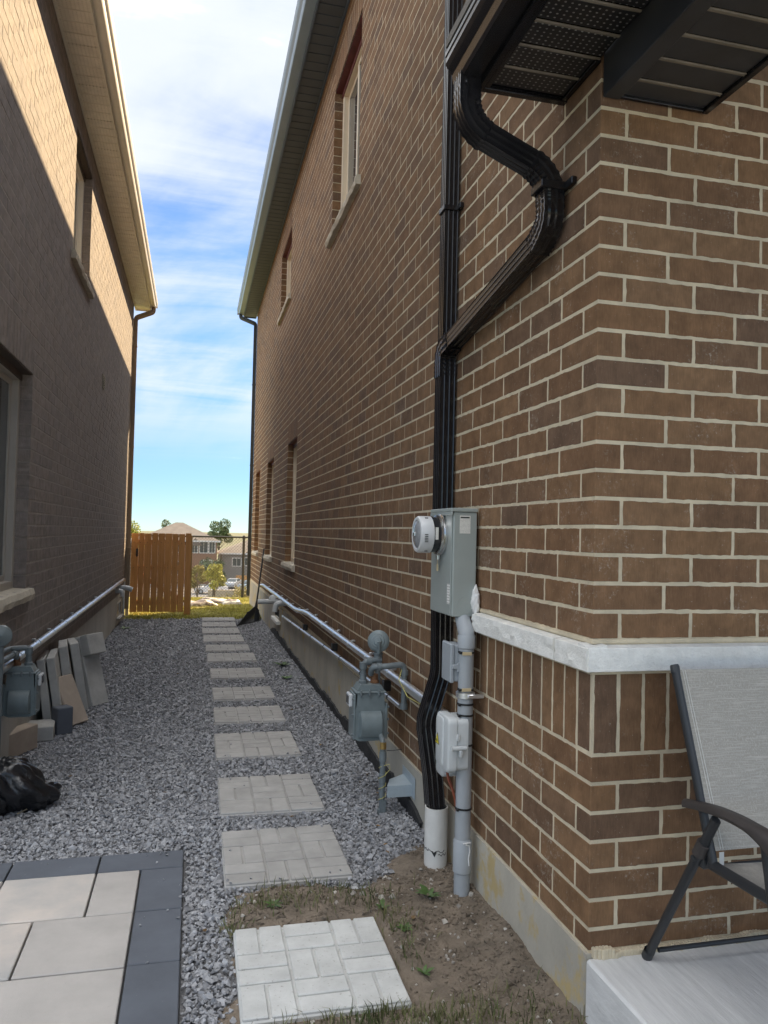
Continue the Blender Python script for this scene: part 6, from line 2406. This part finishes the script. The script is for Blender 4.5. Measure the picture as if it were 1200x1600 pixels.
far_house('distant house with grey hip roof showing above the gate on the left', -21, -8.9, 150, 162, -6.7, -1.0, 0.5, 'far_siding', 'far_roof', [(-14, -3.2, 1.4, 1.4)])
far_house('distant brown-roofed house farthest right behind the tree', 20, 33, 165, 177, -6.5, -0.6, 0.5, 'far_brick', 'far_roof', [(22, -3, 1.4, 1.4)])


def car(label, x, y, z, rot, mat):
    r = thing('parked_car', label, 'car', (x, y, z), 'cars parked beyond the fence')
    r.rotation_euler = (0, 0, rot)

    def put(o):
        o.location = (0, 0, 0)
        return o
    side = [(-2.25, 0.32), (-2.28, 0.62), (-2.15, 0.86), (-1.5, 0.94), (-0.85, 1.0), (-0.25, 1.38), (0.25, 1.46), (1.0, 1.42), (1.65, 1.06), (2.18, 0.98), (2.26, 0.62), (2.22, 0.34)]
    b = MB()
    low = [(a, c) for a, c in side if c < 1.1]
    b.prism([(-2.25, 0.30), (-2.28, 0.62), (-2.15, 0.86), (-1.5, 0.94), (-0.85, 0.99), (1.65, 1.03), (2.18, 0.97), (2.26, 0.62), (2.22, 0.32)], lambda a, c, d: (a, d, c), -0.88, 0.88)
    put(b.build('body', mat, r, 30))
    b = MB()
    vs_ = []
    for yy, k_ in ((-1, 0), (1, 0)):
        for a, c, ins in ((-0.95, 0.99, 0.80), (-0.25, 1.38, 0.66), (0.30, 1.46, 0.63), (1.0, 1.41, 0.65), (1.68, 1.03, 0.80)):
            vs_.append((a, yy * ins, c))
    fs = [(0, 1, 2, 3, 4), (9, 8, 7, 6, 5)] + [(i, i + 5, i + 6, i + 1) for i in range(4)] + [(4, 9, 5, 0)]
    b.add(vs_, fs)
    put(b.build('cabin', mat, r, 20))
    for yy in (-1, 1):
        for pts in ([(-0.72, 1.05), (-0.22, 1.33), (0.28, 1.40), (0.28, 1.05)], [(0.36, 1.05), (0.36, 1.40), (0.95, 1.36), (1.42, 1.07)]):
            b = MB()
            ins = lambda c: 0.805 - 0.34 * (c - 0.99)
            b.add([(a, yy * (ins(c) + 0.012), c) for a, c in pts] + [(a, yy * (ins(c) - 0.01), c) for a, c in pts], [(0, 1, 2, 3), (7, 6, 5, 4), (0, 4, 5, 1), (1, 5, 6, 2), (2, 6, 7, 3), (3, 7, 4, 0)])
            put(b.build('side_window', 'far_glass', r))
    for x_a, z_a, x_b, z_b, w_a, w_b in ((-0.90, 1.02, -0.30, 1.36, 0.74, 0.60), (1.62, 1.07, 1.08, 1.38, 0.74, 0.60)):
        off = -0.012 if x_a < 0 else 0.012
        b = MB()
        b.add([(x_a + off, -w_a, z_a + 0.01), (x_a + off, w_a, z_a + 0.01), (x_b + off, w_b, z_b + 0.01), (x_b + off, -w_b, z_b + 0.01),
               (x_a - off, -w_a, z_a - 0.01), (x_a - off, w_a, z_a - 0.01), (x_b - off, w_b, z_b - 0.01), (x_b - off, -w_b, z_b - 0.01)],
              [(0, 1, 2, 3), (7, 6, 5, 4), (0, 4, 5, 1), (1, 5, 6, 2), (2, 6, 7, 3), (3, 7, 4, 0)])
        put(b.build('windscreen', 'far_glass', r))
    for wx in (-1.42, 1.38):
        for yy in (-0.80, 0.80):
            b = MB()
            b.lathe([(0.0, -0.11), (0.27, -0.11), (0.33, -0.08), (0.33, 0.08), (0.27, 0.11), (0.0, 0.11)], (wx, yy, 0.33), (0, 1, 0), 16)
            w = put(b.build('wheel', 'tyre', r, 40))
            b = MB()
            s_ = 1 if yy > 0 else -1
            b.lathe([(0.0, 0.118), (0.20, 0.116), (0.21, 0.10)], (wx, yy, 0.33), (0, s_, 0), 12)
            put(b.build('rim', 'car_silver', w, 40))
    for yy in (-0.62, 0.62):
        b = MB()
        b.box(-2.285, -2.20, yy - 0.16, yy + 0.16, 0.66, 0.78, 0.01)
        put(b.build('headlight', 'far_white', r))
        b = MB()
        b.box(2.19, 2.275, yy - 0.16, yy + 0.16, 0.70, 0.84, 0.01)
        put(b.build('tail_light', 'red_lintel', r))
    return r


zr = -7.17
car('white sedan seen side-on through the fence, left of the yellow shrub', 2.5, 108, zr, 0.06, 'car_white')
car('silver car parked behind the yellow shrub, farther back', 6.0, 119, zr, 1.2, 'car_silver')
car('blue-grey car in the middle of the parked row', 8.0, 114, zr, 1.15, 'car_blue')
car('silver car at the right end of the parked row by the fence post', 8.6, 107, zr, 1.05, 'car_silver')
car('white car cut off by the right house corner', 10.2, 121, zr, 1.1, 'car_white')
lw = MB()
lw.box(2.0, 14, 103.0, 103.3, -7.4, -6.3)
tag(lw.build('retaining_wall', 'far_cream'), 'low pale wall in front of the parked cars beyond the fence', 'wall')
bw = MB()
bw.box(6.8, 15, 126.2, 126.5, -7.3, -5.7)
for i in range(5):
    bw.box(6.8 + i * 2, 6.9 + i * 2, 126.1, 126.19, -7.3, -5.65)
tag(bw.build('garden_fence', 'cedar'), 'orange timber fence in front of the grey house', 'fence')


def leaf_tree(name, label, cat, x, y, z, h, rad, trunk_h, n, leaf, mat, seed, squash=1.0, group=None):
    rng = np.random.default_rng(seed)
    r = thing(name, label, cat, (x, y, z), group)
    tr = MB()
    tr.tube([(x, y, z - 0.1), (x + 0.02 * h, y, z + trunk_h), (x, y, z + h * 0.8)], [0.035 * rad + 0.012 * h, 0.03 * rad + 0.008 * h, 0.004 * h], 8)
    lob = []
    for i in range(9):
        a = rng.uniform(0, 2 * pi)
        t = rng.uniform(0.35, 0.95)
        zz = trunk_h + (h - trunk_h) * t
        rr_ = rad * (0.75 if t < 0.7 else 0.45) * rng.uniform(0.5, 1.0)
        c = np.array([x + rr_ * math.cos(a), y + rr_ * math.sin(a), z + zz])
        lob.append((c, rad * rng.uniform(0.28, 0.5)))
        tr.tube([(x, y, z + trunk_h * 0.9 + (zz - trunk_h) * 0.3), tuple(c)], [0.008 * h, 0.003 * h], 5)
    tr.build('trunk', 'bark', r, 40)
    pts = []
    for c, rr_ in lob:
        m_ = n // len(lob)
        d = rng.normal(0, 1, (m_, 3))
        d /= np.linalg.norm(d, axis=1)[:, None]
        d *= (rng.uniform(0.25, 1, m_) ** 0.5)[:, None] * rr_
        d[:, 2] *= squash
        pts.append(c + d)
    pts = np.concatenate(pts)
    m_ = len(pts)
    a1 = rng.normal(0, 1, (m_, 3))
    a1 /= np.linalg.norm(a1, axis=1)[:, None]
    a2 = np.cross(a1, rng.normal(0, 1, (m_, 3)))
    a2 /= np.linalg.norm(a2, axis=1)[:, None]
    s_ = leaf * rng.uniform(0.6, 1.3, m_)[:, None]
    V = np.stack([pts - a1 * s_, pts - a2 * s_ * 0.45, pts + a1 * s_, pts + a2 * s_ * 0.45], 1).reshape(-1, 3)
    Fq = np.arange(m_ * 4).reshape(-1, 4)
    np_mesh('crown', V, Fq, mat, r)
    return r


leaf_tree('shrub', 'yellow-green sapling just beyond the chain-link fence', 'shrub', 0.66, 24.5, -0.86, 1.30, 0.40, 0.30, 1500, 0.045, 'leaf_yellow', 3)
leaf_tree('shrub', 'small amber bush behind the fence beside the gate post', 'shrub', 0.35, 60, -4.4, 3.2, 0.8, 0.5, 1300, 0.14, 'leaf_amber', 4)
leaf_tree('tree', 'dark green bushy tree in front of the brick house', 'tree', 2.3, 92, -6.9, 4.6, 1.9, 1.2, 2200, 0.16, 'leaf_dark', 5)
leaf_tree('tree', 'round green tree rising above the roofs right of the gate', 'tree', 5.2, 168, -6.4, 9.6, 3.0, 3.2, 4200, 0.20, 'leaf_tree', 6)
leaf_tree('tree', 'small green tree showing over the roofs behind the gate', 'tree', -5.8, 175, -6.3, 9.3, 2.3, 3.0, 2800, 0.20, 'leaf_tree', 8)
leaf_tree('tree', 'second small tree over the roofs, touching the brick house roof', 'tree', -3.4, 178, -6.3, 9.0, 2.0, 3.0, 2400, 0.20, 'leaf_tree', 9)
leaf_tree('tree', 'yellow-green tree tip beside the corner of the left house', 'tree', -4.0, 52, -3.1, 5.2, 1.0, 2.0, 1800, 0.09, 'leaf_yellow', 10)
leaf_tree('tree', 'green tree at the right house corner beyond the fence', 'tree', 13.0, 150, -6.6, 8.0, 2.6, 3.0, 2600, 0.20, 'leaf_tree', 12)
# low planting along the far verge
leaf_tree('shrub', 'low green hedge plants at the foot of the fence slope', 'shrub', 2.0, 34, -1.8, 0.7, 0.8, 0.1, 900, 0.05, 'leaf_amber', 13)
